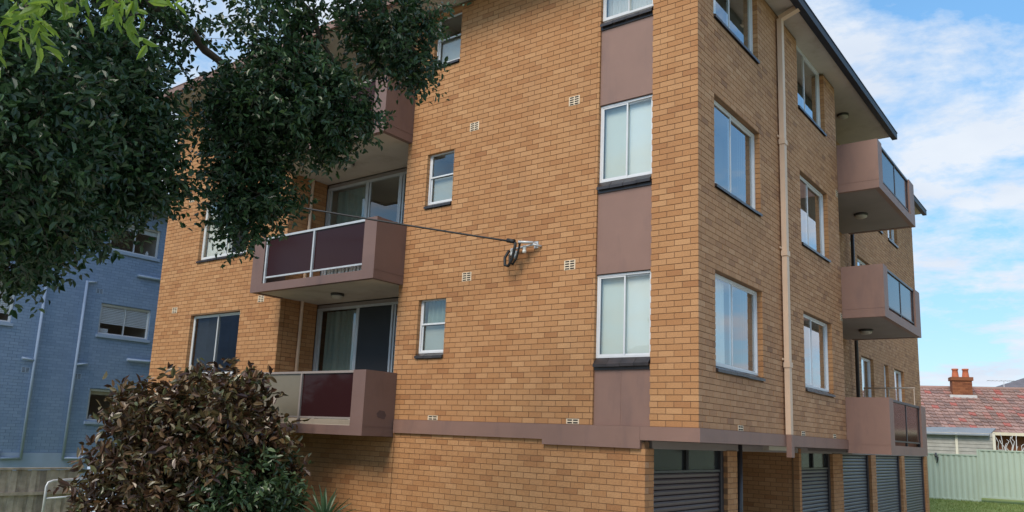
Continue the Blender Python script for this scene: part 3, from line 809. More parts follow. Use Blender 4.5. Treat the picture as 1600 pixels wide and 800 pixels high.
# ---- downpipes
mb = MB()
mb.box(0.03, 0.115, 3.33, 3.45, 0.005, TOP - 0.14)
dp = mb.build('downpipe', 'pipe_cream', apt)
MB().hexa([(0.03, 3.33, TOP - 0.139), (0.115, 3.33, TOP - 0.139), (0.115, 3.45, TOP - 0.139), (0.03, 3.45, TOP - 0.139),
           (0.40, 3.33, TOP - 0.045), (0.40, 3.33, TOP - 0.048), (0.40, 3.45, TOP - 0.048), (0.40, 3.45, TOP - 0.045)]) if False else None
MB().bar((0.065, 3.39, TOP - 0.125), (0.40, 3.39, TOP - 0.01), 0.118, 0.085).build('elbow', 'pipe_cream', dp)
for zz in (1.1, 3.0, 5.0):
    mb = MB(); mb.box(0.022, 0.128, 3.315, 3.465, zz, zz + 0.09); mb.build('collar', 'pipe_cream', dp)
    MB().box(0.02, 0.034, 3.25, 3.53, zz + 0.12, zz + 0.15).build('bracket', 'pipe_cream', dp)
MB().box(0.040, 0.125, 3.32, 3.46, -0.36, 0.003).build('spout', 'mauve_paint', dp)
MB().tube([(-0.70, 10.95, -0.1), (-0.70, 10.95, TOP)], 0.045, 10).build('downpipe', 'dark_metal', apt)
# light batten under the slab
MB().box(-0.5, -0.40, 3.75, 4.9, -0.26, -0.19).build('batten_light', 'lamp_glass', apt)
MB().tube([(-0.80, 3.44, GZ), (-0.80, 3.44, -0.19)], 0.05, 10).build('post', 'dark_metal', apt)

# ---- vents
def vent(face, u, z, w=0.20, h=0.15, rows=4):
    mb = MB(); face.box(mb, u - w / 2, u + w / 2, -0.004, 0.03, z - h / 2, z + h / 2)
    o = mb.build('air_vent', 'vent_clay', apt)
    mb = MB()
    for r_ in range(rows):
        for c_ in (0, 1):
            zz = z - h / 2 + (r_ + 0.5) * h / rows
            uc = u + (c_ - 0.5) * w * 0.45
            face.box(mb, uc - w * 0.18, uc + w * 0.18, -0.0055, 0.01, zz - h / rows * 0.30, zz + h / rows * 0.24)
    mb.build('vent_slots', 'black_void', o)
for xq in (-4.135, -2.085):
    for zz in (2.39, 5.05): vent(FL, xq, zz)
for xq in (-4.72, -1.96): vent(FL, xq, 0.045, 0.22, 0.075, 2)
for xq, zz in ((-13.09, 2.38), (-12.9, 5.05), (-9.78, 2.42)): vent(FL, xq, zz, 0.21, 0.14)
for yq, zz in ((3.62, 5.07), (3.65, 2.42), (6.98, 2.47), (6.98, 5.1)): vent(FR, yq, zz, 0.14, 0.15)
for yq in (1.45, 4.33, 6.23): vent(FR, yq, 0.045, 0.20, 0.075, 2)
vent(FF, 11.35, 5.05)

# ---- garages
for i, (y0, y1) in enumerate(DOORS):
    mt = 'door_slat' if i in (0,) else 'door_slat_grey'
    xg = -0.90
    ztop = -0.635 if i < 2 else LZ - 0.02
    fr = MB()
    fr.box(xg - 0.06, xg + 0.05, y0 + 0.006, y0 + 0.05, GZ, LZ - 0.002); fr.box(xg - 0.06, xg + 0.05, y1 - 0.12, y1 - 0.006, GZ, LZ - 0.002)
    fr.box(xg - 0.06, xg + 0.04, y0 + 0.05, y1 - 0.12, ztop, ztop + (0.035 if i < 2 else 0.017))
    gd = fr.build('garage_door', 'dark_metal', apt)
    if i < 2:
        ym = (y0 + y1) / 2 - 0.05
        MB().box(xg - 0.03, xg + 0.035, ym - 0.045, ym + 0.045, ztop + 0.036, LZ - 0.003).build('mullion', 'black_void', gd)
        for a, b_ in ((y0 + 0.052, ym - 0.046), (ym + 0.046, y1 - 0.122)):
            MB().box(xg - 0.012, xg, a, b_, ztop + 0.036, LZ - 0.003).build('transom_pane', 'transom', gd)
    p = 0.0785; n = int((ztop - GZ) / p)
    first = None
    for q in range(n):
        zz = ztop - 0.004 - (q + 1) * p
        if first is None:
            poly = [(0, 0, 0.004), (0.012, 0, 0.010), (0.020, 0, 0.028), (0.021, 0, 0.050), (0.012, 0, p - 0.010), (0, 0, p - 0.003), (-0.012, 0, p - 0.003), (-0.012, 0, 0.004)]
            o = MB().prism([(a, 0, c) for a, _, c in poly], (xg, y0 + 0.052, zz), (xg, y1 - 0.122, zz)).build('slat', mt, gd)
            first = o
        else:
            o = bpy.data.objects.new('slat', first.data)
            place(o, WLOC[first.name] - Vector((0, 0, p * q)), gd)
            if RNG.random() < 0.15: o.location.x -= 0.003
    MB().box(xg - 0.30, xg - 0.07, y0, y1, GZ, LZ).build('garage_interior', 'black_void', gd)
MB().box(-3.75, -3.6, 3.3, 6.6, GZ, -0.19).build('passage_wall', 'mortar', apt)
MB().box(-3.6, -0.95, 3.18, 3.28, GZ, -0.19).build('passage_wall', 'mortar', apt)

# ------------------------------------------------------------------ service cable and wall bracket
cb = empty('service_cable', (-3.0, -0.12, 2.6))
tag(cb, 'black overhead service cable sagging across the facade to a wall bracket', 'cable')
A = Vector((-2.98, -0.26, 2.80))
# passes in front of the balcony and on to the street pole beyond the tree
pts = []
Bp = at(-150, 203, 15.5)
for i in range(41):
    t = i / 40
    p = A.lerp(Bp, t); p.z -= 0.10 * 4 * t * (1 - t)
    pts.append(p)
MB().tube(pts, 0.016, 6).build('cable', 'rubber', cb)
MB().tube([A + Vector((0.02, 0, 0)), A + Vector((-0.12, -0.01, 0.035))], 0.035, 8).build('cable_clamp', 'rubber', cb)
MB().tube([(-2.72, 0.0, 2.78), (-2.72, -0.12, 2.79), (-2.90, -0.25, 2.79)], 0.022, 8).build('bracket', 'galvanised', cb)
MB().box(-2.76, -2.68, -0.014, -0.0045, 2.72, 2.83).build('base_plate', 'galvanised', cb)
for dxq, dz in ((-2.86, 2.70), (-3.02, 2.63), (-3.10, 2.68)):
    MB().lathe((dxq, -0.13, dz - 0.07), [(0.001, 0), (0.03, 0.005), (0.035, 0.04), (0.022, 0.06), (0.034, 0.08), (0.028, 0.12), (0.001, 0.13)], 10).build('insulator', 'porcelain', cb)
lp = [(-2.95, -0.25, 2.79), (-2.99, -0.22, 2.68), (-3.05, -0.20, 2.52), (-3.13, -0.18, 2.44), (-3.22, -0.15, 2.47), (-3.25, -0.12, 2.60), (-3.20, -0.08, 2.72)]
MB().tube(lp, 0.024, 8).build('cable_loop', 'rubber', cb)
MB().tube([(q[0] + 0.07, q[1] + 0.03, q[2] + 0.03) for q in lp], 0.018, 8).build('cable_loop', 'rubber', cb)
MB().tube([(-2.62, -0.01, 2.74), (-2.70, -0.10, 2.76), (-3.15, -0.05, 2.74)], 0.018, 8).build('bracket_arm', 'galvanised', cb)

# ------------------------------------------------------------------ blue building
blue = tag(empty('blue_building', (-26, 1, GZ)), 'blue painted brick apartment block with white windows and wall pipes', 'building')
BW = (1.56, 3.14); BW2 = (-2.45, -0.83)
BHEAD = [0.69, 3.27, 5.89]; BSILL = [-0.26, 2.33, 4.96]
opsB = [(BW[0], BW[1], BSILL[k], BHEAD[k]) for k in range(3)] + [(BW2[0], BW2[1], BSILL[k], BHEAD[k]) for k in (1, 2)]
wb = wall_mesh(FB, -9.0, 12.0, GZ - 0.1, 6.50, opsB).build('wall', 'blue_mortar', blue)
MB().box(-34, -20.3, -9.0, 12.0, GZ, 6.45).build('wall', 'blue_mortar', blue) if False else None
for (a, b_, c, d_) in ((-34, -20.02, -9.0, -8.8), (-34, -20.02, 11.8, 12.0), (-34, -33.8, -8.8, 11.8)):
    MB().box(a, b_, c, d_, GZ, 6.45).build('wall', 'blue_mortar', blue)
itb = bricks(FB, -5.0, 5.2, -1.18, 89, opsB, 0.0, 0.12)
itb = [it + (0.04,) for it in itb]
lay_bricks(itb, 'blue_brick', blue, {id(FB): wb}, 300, lambda u, v, f: u < 265 and v > 300 and v < 715)
pl = MB(); FB.box(pl, -9, 12, -0.03, 0.02, GZ, -1.19); pl.build('plinth', 'blue_trim', blue)
for k in range(3):
    ws = [BW] + ([BW2] if k else [])
    for w_ in ws:
        tr = [[('blind', 0, 1, 0.86, 1, 'curtain_cream')], [('venetian', 0, 1, 0.36, 1, 'white_plastic')], [('blind', 0, 1, 0.8, 1, 'blind_pale')]][k]
        if w_ is BW2: tr = [('venetian', 0, 1, 0.25, 1, 'white_plastic')]
        window(FB, w_[0], w_[1], BSILL[k], BHEAD[k], blue, d=0.05, fw=0.04, mat='white_frame', treat=tr, depth=1.6, sills=False, gl='blue_glass', vx=0.5)
        mb = MB(); FB.box(mb, w_[0] - 0.05, w_[1] + 0.05, -0.05, 0.045, BSILL[k] - 0.09, BSILL[k] - 0.005); mb.build('sill', 'blue_trim', blue)
# things standing on the inside of two sills are seen through the glass
def jar(c, r, h, mat, nm, label, cat, group=None):
    o = MB().lathe(c, [(0.001, 0), (r, 0), (r * 1.05, h * 0.3), (r * 0.9, h * 0.7), (r * 0.5, h * 0.85), (r * 0.55, h), (0.001, h)], 12).build(nm, mat)
    return tag(o, label, cat, group)
jar((-20.2, 1.76, BSILL[0] + 0.045), 0.06, 0.14, 'white_plastic', 'jar', 'small white jar on the lowest window sill of blue building', 'jar')
jar((-20.2, 2.66, BSILL[0] + 0.045), 0.07, 0.42, 'porcelain', 'vase', 'tall white vase on the lowest window sill of blue building', 'vase')
jar((-20.2, 2.86, BSILL[2] + 0.045), 0.05, 0.16, 'white_plastic', 'jar', 'small white jar behind the top window of the blue building', 'jar')
bx_ = MB().box(-20.3, -20.14, 1.66, 1.92, BSILL[1] + 0.045, BSILL[1] + 0.2).build('storage_box', 'white_plastic')
tag(bx_, 'white box behind the half lowered venetian blind of the blue building', 'box')
for yq, zt_, side in ((1.02, 3.86, 1), (-0.10, 3.98, -1)):
    xq = -19.93
    mb = MB().tube([(xq, yq, -1.36), (xq, yq, zt_)], 0.04, 10)
    pp = mb.build('waste_pipe', 'blue_trim', blue)
    MB().tube([(xq, yq, zt_ - 0.03), (xq, yq - 0.02 + 0.3 * side if side > 0 else yq - 0.42, zt_ + 0.0)], 0.035, 8).build('branch_pipe', 'blue_trim', pp)
    MB().tube([(xq, yq, 1.36), (xq, yq + 0.34 * side, 1.40)], 0.035, 8).build('branch_pipe', 'blue_trim', pp)
    sgn = 1 if side > 0 else -1
    MB().tube([(xq, yq, -1.33), (xq, yq + 0.5 * sgn, -1.35), (xq, yq + 0.56 * sgn, -1.30), (xq, yq + 0.57 * sgn, -1.1)], 0.035, 8).build('branch_pipe', 'blue_trim', pp)
for zz in (1.65, 4.30):
    MB().tube([(-19.94, 2.53, zz), (-19.94, 3.9, zz)], 0.04, 8).build('waste_pipe', 'blue_trim', blue)
for yq, zz in ((0.20, 3.55), (1.45, 3.62), (-0.28, 1.08), (1.15, 1.02)):
    mb = MB(); FB.box(mb, yq - 0.11, yq + 0.11, -0.003, 0.03, zz - 0.075, zz + 0.075); o = mb.build('air_vent', 'blue_trim', blue)
    mb = MB()
    for q in range(4):
        for c_ in (-1, 1): FB.box(mb, yq + c_ * 0.05 - 0.04, yq + c_ * 0.05 + 0.04, -0.0045, 0.01, zz - 0.06 + q * 0.035, zz - 0.045 + q * 0.035)
    mb.build('vent_slots', 'black_void', o)
MB().box(-34.5, -19.45, -9.5, 12.5, 6.50, 6.62).build('eave', 'blue_trim', blue)
gutter((-19.449, -9.5, 6.50), (-19.449, 12.5, 6.50), (1, 0, 0)).build('gutter', 'gutter_paint', blue)
rf = MB(); rf.add([(-34.6, -9.6, 6.63), (-19.4, -9.6, 6.63), (-19.4, 12.6, 6.63), (-34.6, 12.6, 6.63), (-27, -4, 9.0), (-27, 7, 9.0)],
                  [(0, 1, 4), (1, 2, 5, 4), (2, 3, 5), (3, 0, 4, 5), (3, 2, 1, 0)])
rf.build('roof', 'grey_tile', blue)

# ------------------------------------------------------------------ timber fence, handrail, low wall
fx = -15.5
tf = tag(empty('timber_fence', (fx, -3.0, GZ)), 'weathered grey timber paling fence in front of the blue building', 'fence')
yq = -7.6; k = 0
while yq < -0.66:
    w_ = 0.105 + RNG.uniform(-0.006, 0.006)
    ht = -1.40 + RNG.uniform(-0.012, 0.012)
    off = 0.0 if k % 2 == 0 else 0.017
    mb = MB().box(fx + off - 0.018, fx + off - 0.003, yq, yq + w_ + 0.02, GZ, ht)
    mb.build('paling', ('timber_paling', 'timber_grey', 'timber_pale')[RNG.randrange(3)], tf)
    yq += w_ ; k += 1
for zz in (-1.95, -2.45): MB().box(fx + 0.016, fx + 0.06, -7.6, -0.66, zz, zz + 0.07).build('rail', 'timber_paling', tf)
MB().box(fx - 0.05, fx + 0.06, -7.6, -0.62, -1.385, -1.345).build('capping', 'timber_paling', tf)
for yp in (-7.5, -5.2, -2.9, -0.70): MB().box(fx - 0.11, fx - 0.021, yp - 0.05, yp + 0.05, GZ, -1.388).build('post', 'timber_paling', tf)

hx = -13.5
hr = tag(empty('handrail', (hx, -1.5, GZ)), 'grey tubular steel handrail by the timber fence', 'handrail')
MB().tube([(hx, -2.12, GZ), (hx, -2.12, -1.62), (hx, -2.09, -1.535), (hx, -2.0, -1.50), (hx, -0.9, -1.44)], 0.024, 10).build('rail', 'galvanised', hr)
MB().tube([(hx, -2.1, -1.86), (hx, -0.9, -1.80)], 0.020, 8).build('rail', 'galvanised', hr)
MB().tube([(hx, -0.9, GZ), (hx, -0.9, -1.43)], 0.022, 8).build('post', 'galvanised', hr)
lw = MB().box(-14.3, -12.4, -0.95, -0.70, GZ, -1.25).build('low_wall', 'pale_blue_paint')
tag(lw, 'pale blue painted low wall behind the copper leaved shrub', 'wall')

# ------------------------------------------------------------------ foliage tools
def unit(a):
    return a / np.maximum(np.linalg.norm(a, axis=-1, keepdims=True), 1e-9)
def sprays(center, radii, n, rng, shell=0.55, droop=0.25, length=0.3):
    """random twig bases and directions in an ellipsoid"""
    d = unit(rng.normal(size=(n, 3)))
    r = rng.random(n) ** (1 / 3)
    r = np.where(rng.random(n) < shell, 0.72 + 0.33 * rng.random(n), r)
    # uneven outline: push some directions in and out
    lump = 1 + 0.20 * np.sin(d[:, 0] * 5.1 + 1.3) * np.sin(d[:, 1] * 4.3 + 0.4) + 0.14 * np.sin(d[:, 2] * 7.7 + d[:, 0] * 6.0)
    base = np.array(center) + d * (r * lump)[:, None] * np.array(radii)
    dirs = unit(d * 0.8 + rng.normal(size=(n, 3)) * 0.55 + np.array([0, 0, -droop]))
    ln = length * (0.6 + 0.8 * rng.random(n))
    return base, dirs, ln
def leaves_on(base, dirs, ln, per, size, rng, aspect=0.42, fold=0.18, spread=0.9):
    n = len(base)
    t = (np.arange(per) + rng.random((n, per))) / per
    p = base[:, None] + dirs[:, None] * (t * ln[:, None])[..., None] + rng.normal(size=(n, per, 3)) * 0.018
    side = unit(np.cross(dirs[:, None] + 0 * p, rng.normal(size=(n, per, 3))))
    ld = unit(dirs[:, None] * 0.55 + side * spread + np.array([0, 0, -0.15]))
    nrm = unit(rng.normal(size=(n, per, 3)) * 0.75 + np.array([0, 0, 0.8]))
    wd = unit(np.cross(ld, nrm)); up = np.cross(wd, ld)
    s = size * (0.65 + 0.6 * rng.random((n, per)))[..., None]
    a0 = p
    w_ = wd * s * aspect * 0.5
    a1 = p + ld * s * 0.28 + w_ * 0.88 + up * s * fold * 0.8
    a2 = p + ld * s * 0.66 + w_ * 0.82 + up * s * fold * 0.7
    a3 = p + ld * s - up * s * 0.08
    a4 = p + ld * s * 0.66 - w_ * 0.82 + up * s * fold * 0.7
    a5 = p + ld * s * 0.28 - w_ * 0.88 + up * s * fold * 0.8
    return np.stack([a0, a1, a2, a3, a4, a5], 2).reshape(-1, 6, 3)
def leaf_object(name, quads, mat, parent, origin, kind='stuff'):
    n = len(quads)
    v = quads.reshape(-1, 3) - np.array(origin)
    pat = [[0, 1, 2], [0, 2, 3]] if quads.shape[1] == 4 else [[0, 1, 2], [0, 2, 3], [0, 3, 4], [0, 4, 5]]
    tri = (np.array(pat)[None] + (np.arange(n) * quads.shape[1])[:, None, None]).reshape(-1, 3)
    me = bpy.data.meshes.new(name)
    me.vertices.add(len(v)); me.vertices.foreach_set('co', v.reshape(-1))
    me.loops.add(len(tri) * 3); me.loops.foreach_set('vertex_index', tri.reshape(-1).astype(np.int32))
    me.polygons.add(len(tri)); me.polygons.foreach_set('loop_start', (np.arange(len(tri)) * 3).astype(np.int32))
    me.polygons.foreach_set('use_smooth', [False] * len(tri))
    me.update(calc_edges=True)
    me.materials.append(M[mat])
    o = bpy.data.objects.new(name, me); place(o, Vector(origin), parent)
    if kind: o['kind'] = kind
    return o
def twig_mesh(base, dirs, ln, r=0.006, every=1):
    mb = MB()
    for i in range(0, len(base), every):
        a = Vector(base[i]) - Vector(dirs[i]) * 0.12; b_ = Vector(base[i]) + Vector(dirs[i]) * float(ln[i])
        mb.tube([a, b_], [r, r * 0.4], 3, caps=False)
    return mb
def limb(pts, r0, r1, rng, wob=0.05, n=14):
    pts = [Vector(p) for p in pts]
    out = []
    for i in range(n + 1):
        t = i / n * (len(pts) - 1); k = min(int(t), len(pts) - 2); f = t - k
        p0 = pts[max(k - 1, 0)]; p1 = pts[k]; p2 = pts[k + 1]; p3 = pts[min(k + 2, len(pts) - 1)]
        q = 0.5 * ((2 * p1) + (p2 - p0) * f + (2 * p0 - 5 * p1 + 4 * p2 - p3) * f * f + (3 * p1 - p0 - 3 * p2 + p3) * f ** 3)
        if 0 < i < n: q = q + Vector(rng.normal(size=3)) * wob * 0.4
        out.append(q)
    return out, [r0 + (r1 - r0) * (i / n) for i in range(n + 1)]

# ------------------------------------------------------------------ the street tree (trunk outside the picture)
tb = at(-330, 600, 7.2); tb.z = GZ
tree = tag(empty('fig_tree', tb), 'large dark green leafy tree overhanging the apartment front', 'tree')
BLOBS = [  # u, v, depth, radius u px, radius v px, sprays
    (25, 190, 5.6, 100, 130, 560), (45, 330, 6.0, 62, 62, 230), (20, 405, 6.4, 40, 40, 80), (95, 120, 6.6, 120, 110, 500),
    (130, 235, 7.0, 85, 95, 420), (200, 185, 7.2, 48, 105, 320), (165, 295, 7.2, 72, 42, 220), (90, 352, 6.6, 58, 30, 110), (230, 270, 7.4, 42, 38, 100),
    (205, 60, 7.6, 62, 62, 120), (245, 225, 7.4, 18, 30, 30),
    (255, 20, 7.8, 40, 36, 22), (330, 50, 8.0, 60, 45, 26), (335, 130, 8.2, 40, 34, 22), (305, 140, 8.2, 18, 20, 5),
    (378, 188, 8.4, 46, 52, 230), (365, 240, 8.5, 34, 36, 90), (392, 290, 8.6, 42, 48, 190), (378, 345, 8.6, 26, 36, 80), (345, 285, 8.6, 14, 30, 14), (430, 300, 8.6, 20, 26, 40),
    (450, 150, 8.4, 85, 52, 400), (512, 172, 8.6, 60, 44, 270), (470, 215, 8.6, 62, 26, 150), (560, 185, 8.6, 18, 16, 24),
    (420, 35, 8.2, 52, 38, 95), (480, 18, 8.3, 38, 24, 40), (595, 15, 8.6, 62, 28, 140), (612, 72, 8.8, 50, 28, 110), (650, 105, 8.8, 28, 20, 50), (665, 15, 8.8, 20, 22, 34), (580, 60, 8.6, 14, 14, 10),
    (60, -80, 6.8, 200, 110, 300), (430, -120, 8.2, 200, 80, 150), (-160, 150, 6.2, 140, 240, 280), (-120, -120, 6.5, 200, 160, 160)]
rng = np.random.default_rng(5)
qs, tw = [], []
for (u, v, d, ru, rv, n) in BLOBS:
    c = at(u, v, d); sx = ru * d / FPX; sz = rv * d / FPX
    n = int(n * 1.2)
    bs, ds, ls = sprays(c, (sx, min(sx, 0.75) if sx > 0.75 else sx, sz), n, rng, 0.5, 0.30, 0.26)
    qs.append(leaves_on(bs, ds, ls, 11, 0.074, rng, 0.50)); tw.append((bs, ds, ls))
quads = np.concatenate(qs)
crown = leaf_object('crown', quads, 'fig_leaf', tree, tb)
mb = MB()
for bs, ds, ls in tw:
    t_ = twig_mesh(bs, ds, ls, 0.004, 3); o_ = len(mb.v)
    mb.v += t_.v; mb.f += [tuple(i + o_ for i in f) for f in t_.f]; mb.smooth += t_.smooth
mb.build('twigs', 'bark', tree, recalc=False, kind='stuff')
fork = at(-300, 330, 7.2)
pt, rr_ = limb([tb - Vector((0, 0, 0.2)), tb.lerp(fork, 0.5) + Vector((0.1, 0.05, 0)), fork], 0.30, 0.20, rng, 0.03)
MB().tube(pt, rr_, 12).build('trunk', 'bark', tree)
for targ, r0 in (([at(-140, 160, 6.8), at(20, 60, 6.8), at(120, 60, 7.0), at(215, 20, 7.3)], 0.11),
                 ([at(-120, 60, 7.2), at(90, -60, 7.4), at(230, 0, 7.6), at(300, 55, 8.1), at(360, 130, 8.4), at(382, 300, 8.6)], 0.12),
                 ([at(0, -160, 7.6), at(260, -110, 8.0), at(450, -20, 8.3), at(530, 110, 8.5)], 0.12),
                 ([at(200, -180, 8.0), at(480, -70, 8.4), at(620, 40, 8.7), at(655, 100, 8.8)], 0.10),
                 ([at(-150, 220, 6.5), at(-10, 220, 6.2), at(60, 300, 6.3)], 0.08),
                 ([at(-100, 180, 7.0), at(90, 170, 7.1), at(190, 210, 7.2), at(240, 260, 7.3)], 0.07)):
    p_, r_ = limb([fork] + targ, r0, 0.012, rng, 0.05, 18)
    MB().tube(p_, r_, 8).build('branch', 'bark', tree)

# bright young leaves of a second tree, close to the camera
t2b = at(-700, 600, 4.2); t2b.z = GZ
tree2 = tag(empty('young_tree', t2b), 'tree with bright yellow green leaf sprays hanging in front of the dark crown', 'tree')
rng = np.random.default_rng(21)
qs = []
tips = [(10, -6, 3.1, 50, 18, 9), (50, 20, 3.1, 14, 16, 3), (192, -14, 3.0, 18, 16, 7), (155, -22, 3.1, 30, 14, 5), (100, -40, 3.1, 60, 16, 5), (-60, -10, 3.1, 60, 60, 14)]
for (u, v, d, ru, rv, n) in tips:
    c = at(u, v, d)
    bs, ds, ls = sprays(c, (ru * d / FPX, ru * d / FPX, rv * d / FPX), n, rng, 0.3, 0.9, 0.14)
    qs.append(leaves_on(bs, ds, ls, 6, 0.075, rng, 0.34, 0.12, 0.6))
leaf_object('crown', np.concatenate(qs), 'bright_leaf', tree2, t2b)
f2 = at(-560, -60, 3.8)
p_, r_ = limb([t2b - Vector((0, 0, 0.2)), t2b.lerp(f2, 0.5), f2], 0.09, 0.05, rng, 0.02)
MB().tube(p_, r_, 10).build('trunk', 'bark', tree2)
for targ in ([at(-250, -90, 3.3), at(0, -40, 3.1), at(40, 20, 3.1)], [at(-200, -120, 3.3), at(100, -70, 3.1), at(190, 10, 3.0)]):
    p_, r_ = limb([f2] + targ, 0.03, 0.004, rng, 0.02, 14)
    MB().tube(p_, r_, 6).build('branch', 'bark', tree2)

# ------------------------------------------------------------------ copper leaved shrub, fern, agave
sb = at(300, 800, 13.4); sb.z = GZ
shrub = tag(empty('copper_shrub', sb), 'big bushy shrub with coppery brown and olive leaves below the left balconies', 'shrub')
rng = np.random.default_rng(31)
SB = [(300, 690, 13.3, 130, 85, 800), (250, 740, 13.0, 115, 80, 560), (370, 720, 13.3, 80, 80, 420), (330, 640, 13.5, 75, 45, 260), (190, 770, 12.9, 62, 60, 230), (400, 790, 13.2, 55, 70, 240),
      (250, 650, 13.2, 60, 40, 150), (365, 608, 13.6, 34, 20, 50), (395, 618, 13.6, 20, 24, 34), (300, 605, 13.5, 16, 16, 10), (215, 665, 13.1, 26, 16, 20), (445, 745, 13.1, 16, 16, 14), (300, 830, 13.2, 150, 80, 420)]
qs = []
for (u, v, d, ru, rv, n) in SB:
    c = at(u, v, d); sx = ru * d / FPX
    bs, ds, ls = sprays(c, (sx, min(sx, 0.75), rv * d / FPX), int(n * 0.95), rng, 0.55, 0.1, 0.34)
    qs.append(leaves_on(bs, ds, ls, 6, 0.155, rng, 0.46, 0.10, 0.9))
leaf_object('foliage', np.concatenate(qs), 'copper_leaf', shrub, sb)
for q in range(11):
    u, v, d, ru, rv, n = SB[q % len(SB)]
    tgt = at(u + rng.uniform(-.5, .5) * ru, v - rng.random() * rv * 0.6, d + rng.uniform(-0.3, 0.3))
    st = sb + Vector((rng.uniform(-.25, .25), rng.uniform(-.2, .2), 0))
    p_, r_ = limb([st, st.lerp(tgt, 0.5) + Vector((0, 0, 0.25)), tgt], 0.035, 0.008, rng, 0.05, 10)
    MB().tube(p_, r_, 6).build('stem', 'bark', shrub)

gsb = at(410, 800, 12.6); gsb.z = GZ
gsh = tag(empty('green_shrub', gsb), 'dark green glossy leaved shrub growing at the right foot of the copper shrub', 'shrub')
qs = []
for (u, v, d, ru, rv, n) in ((400, 760, 12.7, 52, 44, 190), (435, 790, 12.6, 34, 36, 90), (360, 790, 12.6, 60, 50, 170), (400, 850, 12.6, 80, 60, 160), (330, 730, 12.7, 26, 26, 40)):
    c = at(u, v, d); sx = ru * d / FPX
    bs, ds, ls = sprays(c, (sx, sx, rv * d / FPX), n, rng, 0.55, 0.1, 0.3)
    qs.append(leaves_on(bs, ds, ls, 7, 0.13, rng, 0.42, 0.10, 0.9))
leaf_object('foliage', np.concatenate(qs), 'shrub_leaf', gsh, gsb)
for q in range(5):
    tgt = at(400 + rng.uniform(-50, 40), 780 + rng.uniform(-25, 25), 12.65)
    p_, r_ = limb([gsb, gsb.lerp(tgt, 0.5) + Vector((0, 0, 0.15)), tgt], 0.03, 0.008, rng, 0.05, 8)
    MB().tube(p_, r_, 6).build('stem', 'bark', gsh)

def fern(name, c, n, ln, mat, label, cat, seed):
    rg = np.random.default_rng(seed); r0 = tag(empty(name, c), label, cat)
    for q in range(n):
        a = 2 * math.pi * q / n + rg.uniform(-.2, .2); e_ = rg.uniform(0.5, 1.2); L = ln * rg.uniform(.75, 1.1)
        dr = Vector((math.cos(a) * math.cos(e_), math.sin(a) * math.cos(e_), math.sin(e_)))
        sd_ = dr.cross(Vector((0, 0, 1))).normalized()
        mb = MB()
        for i in range(14):
            t = i / 13; p = Vector(c) + dr * L * t - Vector((0, 0, 0.45 * L * t * t))
            w = 0.14 * L * math.sin(math.pi * min(1, 0.15 + t * 0.85)) + 0.01
            fwd_ = (dr - Vector((0, 0, 0.9 * t))).normalized()
            for sgn in (-1, 1):
                tip = p + sd_ * w * sgn + fwd_ * 0.05 * L - Vector((0, 0, 0.02))
                mb.add([p, p + fwd_ * 0.045 * L, tip], [(0, 1, 2)])
        mb.build('frond', mat, r0)
fc = at(140, 830, 12.4); fc.z = max(fc.z - 0.15, GZ)
pot = MB().lathe((fc.x, fc.y, GZ), [(0.001, 0), (0.2, 0), (0.26, fc.z - GZ), (0.2, fc.z - GZ - 0.03), (0.001, fc.z - GZ - 0.03)], 16).build('plant_pot', 'terracotta')
tag(pot, 'tall clay pot holding the bright green fern by the handrail', 'pot')
fern('fern', fc, 15, 0.75, 'fern_leaf', 'bright green fern growing by the handrail next to the shrub', 'fern', 3)

ac = at(506, 818, 12.0)
ag = tag(empty('agave', (ac.x, ac.y, GZ)), 'spiky green rosette plant with sword leaves below the front balconies', 'plant')
MB().tube([(ac.x, ac.y, GZ), (ac.x + .02, ac.y, (GZ + ac.z) / 2), (ac.x, ac.y, ac.z)], [0.07, 0.055, 0.06], 10).build('stem', 'bark', ag)
rng = np.random.default_rng(8)
for q in range(26):
    a = q * 2.399; e_ = 0.25 + 1.15 * (q / 26) + rng.uniform(-.08, .08); L = rng.uniform(0.52, 0.68)
    dr = Vector((math.cos(a) * math.cos(e_), math.sin(a) * math.cos(e_), math.sin(e_)))
    sd_ = dr.cross(Vector((0, 0, 1)))
    sd_ = sd_.normalized() if sd_.length > 1e-3 else Vector((1, 0, 0)); up_ = sd_.cross(dr)
    mb = MB(); prof = [(0, .022), (.25, .034), (.6, .028), (.85, .014), (1, .001)]
    for (t, w) in prof:
        p = ac + dr * L * t - Vector((0, 0, 0.10 * t * t * math.cos(e_)))
        mb.v += [p - sd_ * w + up_ * w * 0.35, p - up_ * 0.006, p + sd_ * w + up_ * w * 0.35]
    mb.v = [tuple(p) for p in mb.v]
    for i in range(len(prof) - 1):
        for j in (0, 1):
            mb.f.append((3 * i + j, 3 * i + j + 1, 3 * i + 4 + j, 3 * i + 3 + j)); mb.smooth.append(False)
    mb.build('leaf', 'agave_leaf', ag, recalc=False)

# ------------------------------------------------------------------ steel fence at the back
FY = 26.3
def steel_run(x0, x1, zb, zt, y, parent):
    p = MB(); n = int((x1 - x0) / 0.048); prof = [0, 0, 1, 1]
    prev = None
    for i in range(n + 1):
        x = x0 + (x1 - x0) * i / n; dd = 0.028 * (1 if (i % 4) in (1, 2) else 0)
        p.v += [(x, y - dd, zb), (x, y - dd, zt)]
    for i in range(n):
        p.f.append((2 * i, 2 * i + 2, 2 * i + 3, 2 * i + 1)); p.smooth.append(False)
    p.build('panel', 'green_steel', parent, recalc=False)
    MB().box(x0, x1, y - 0.04, y + 0.012, zt - 0.005, zt + 0.045).build('top_rail', 'green_steel', parent)
    MB().box(x0, x1, y - 0.04, y + 0.012, zb - 0.05, zb + 0.02).build('bottom_rail', 'green_steel', parent)
    MB().box(x0 - 0.03, x0 + 0.03, y - 0.045, y + 0.02, zb - 0.2, zt + 0.05).build('post', 'green_steel', parent)
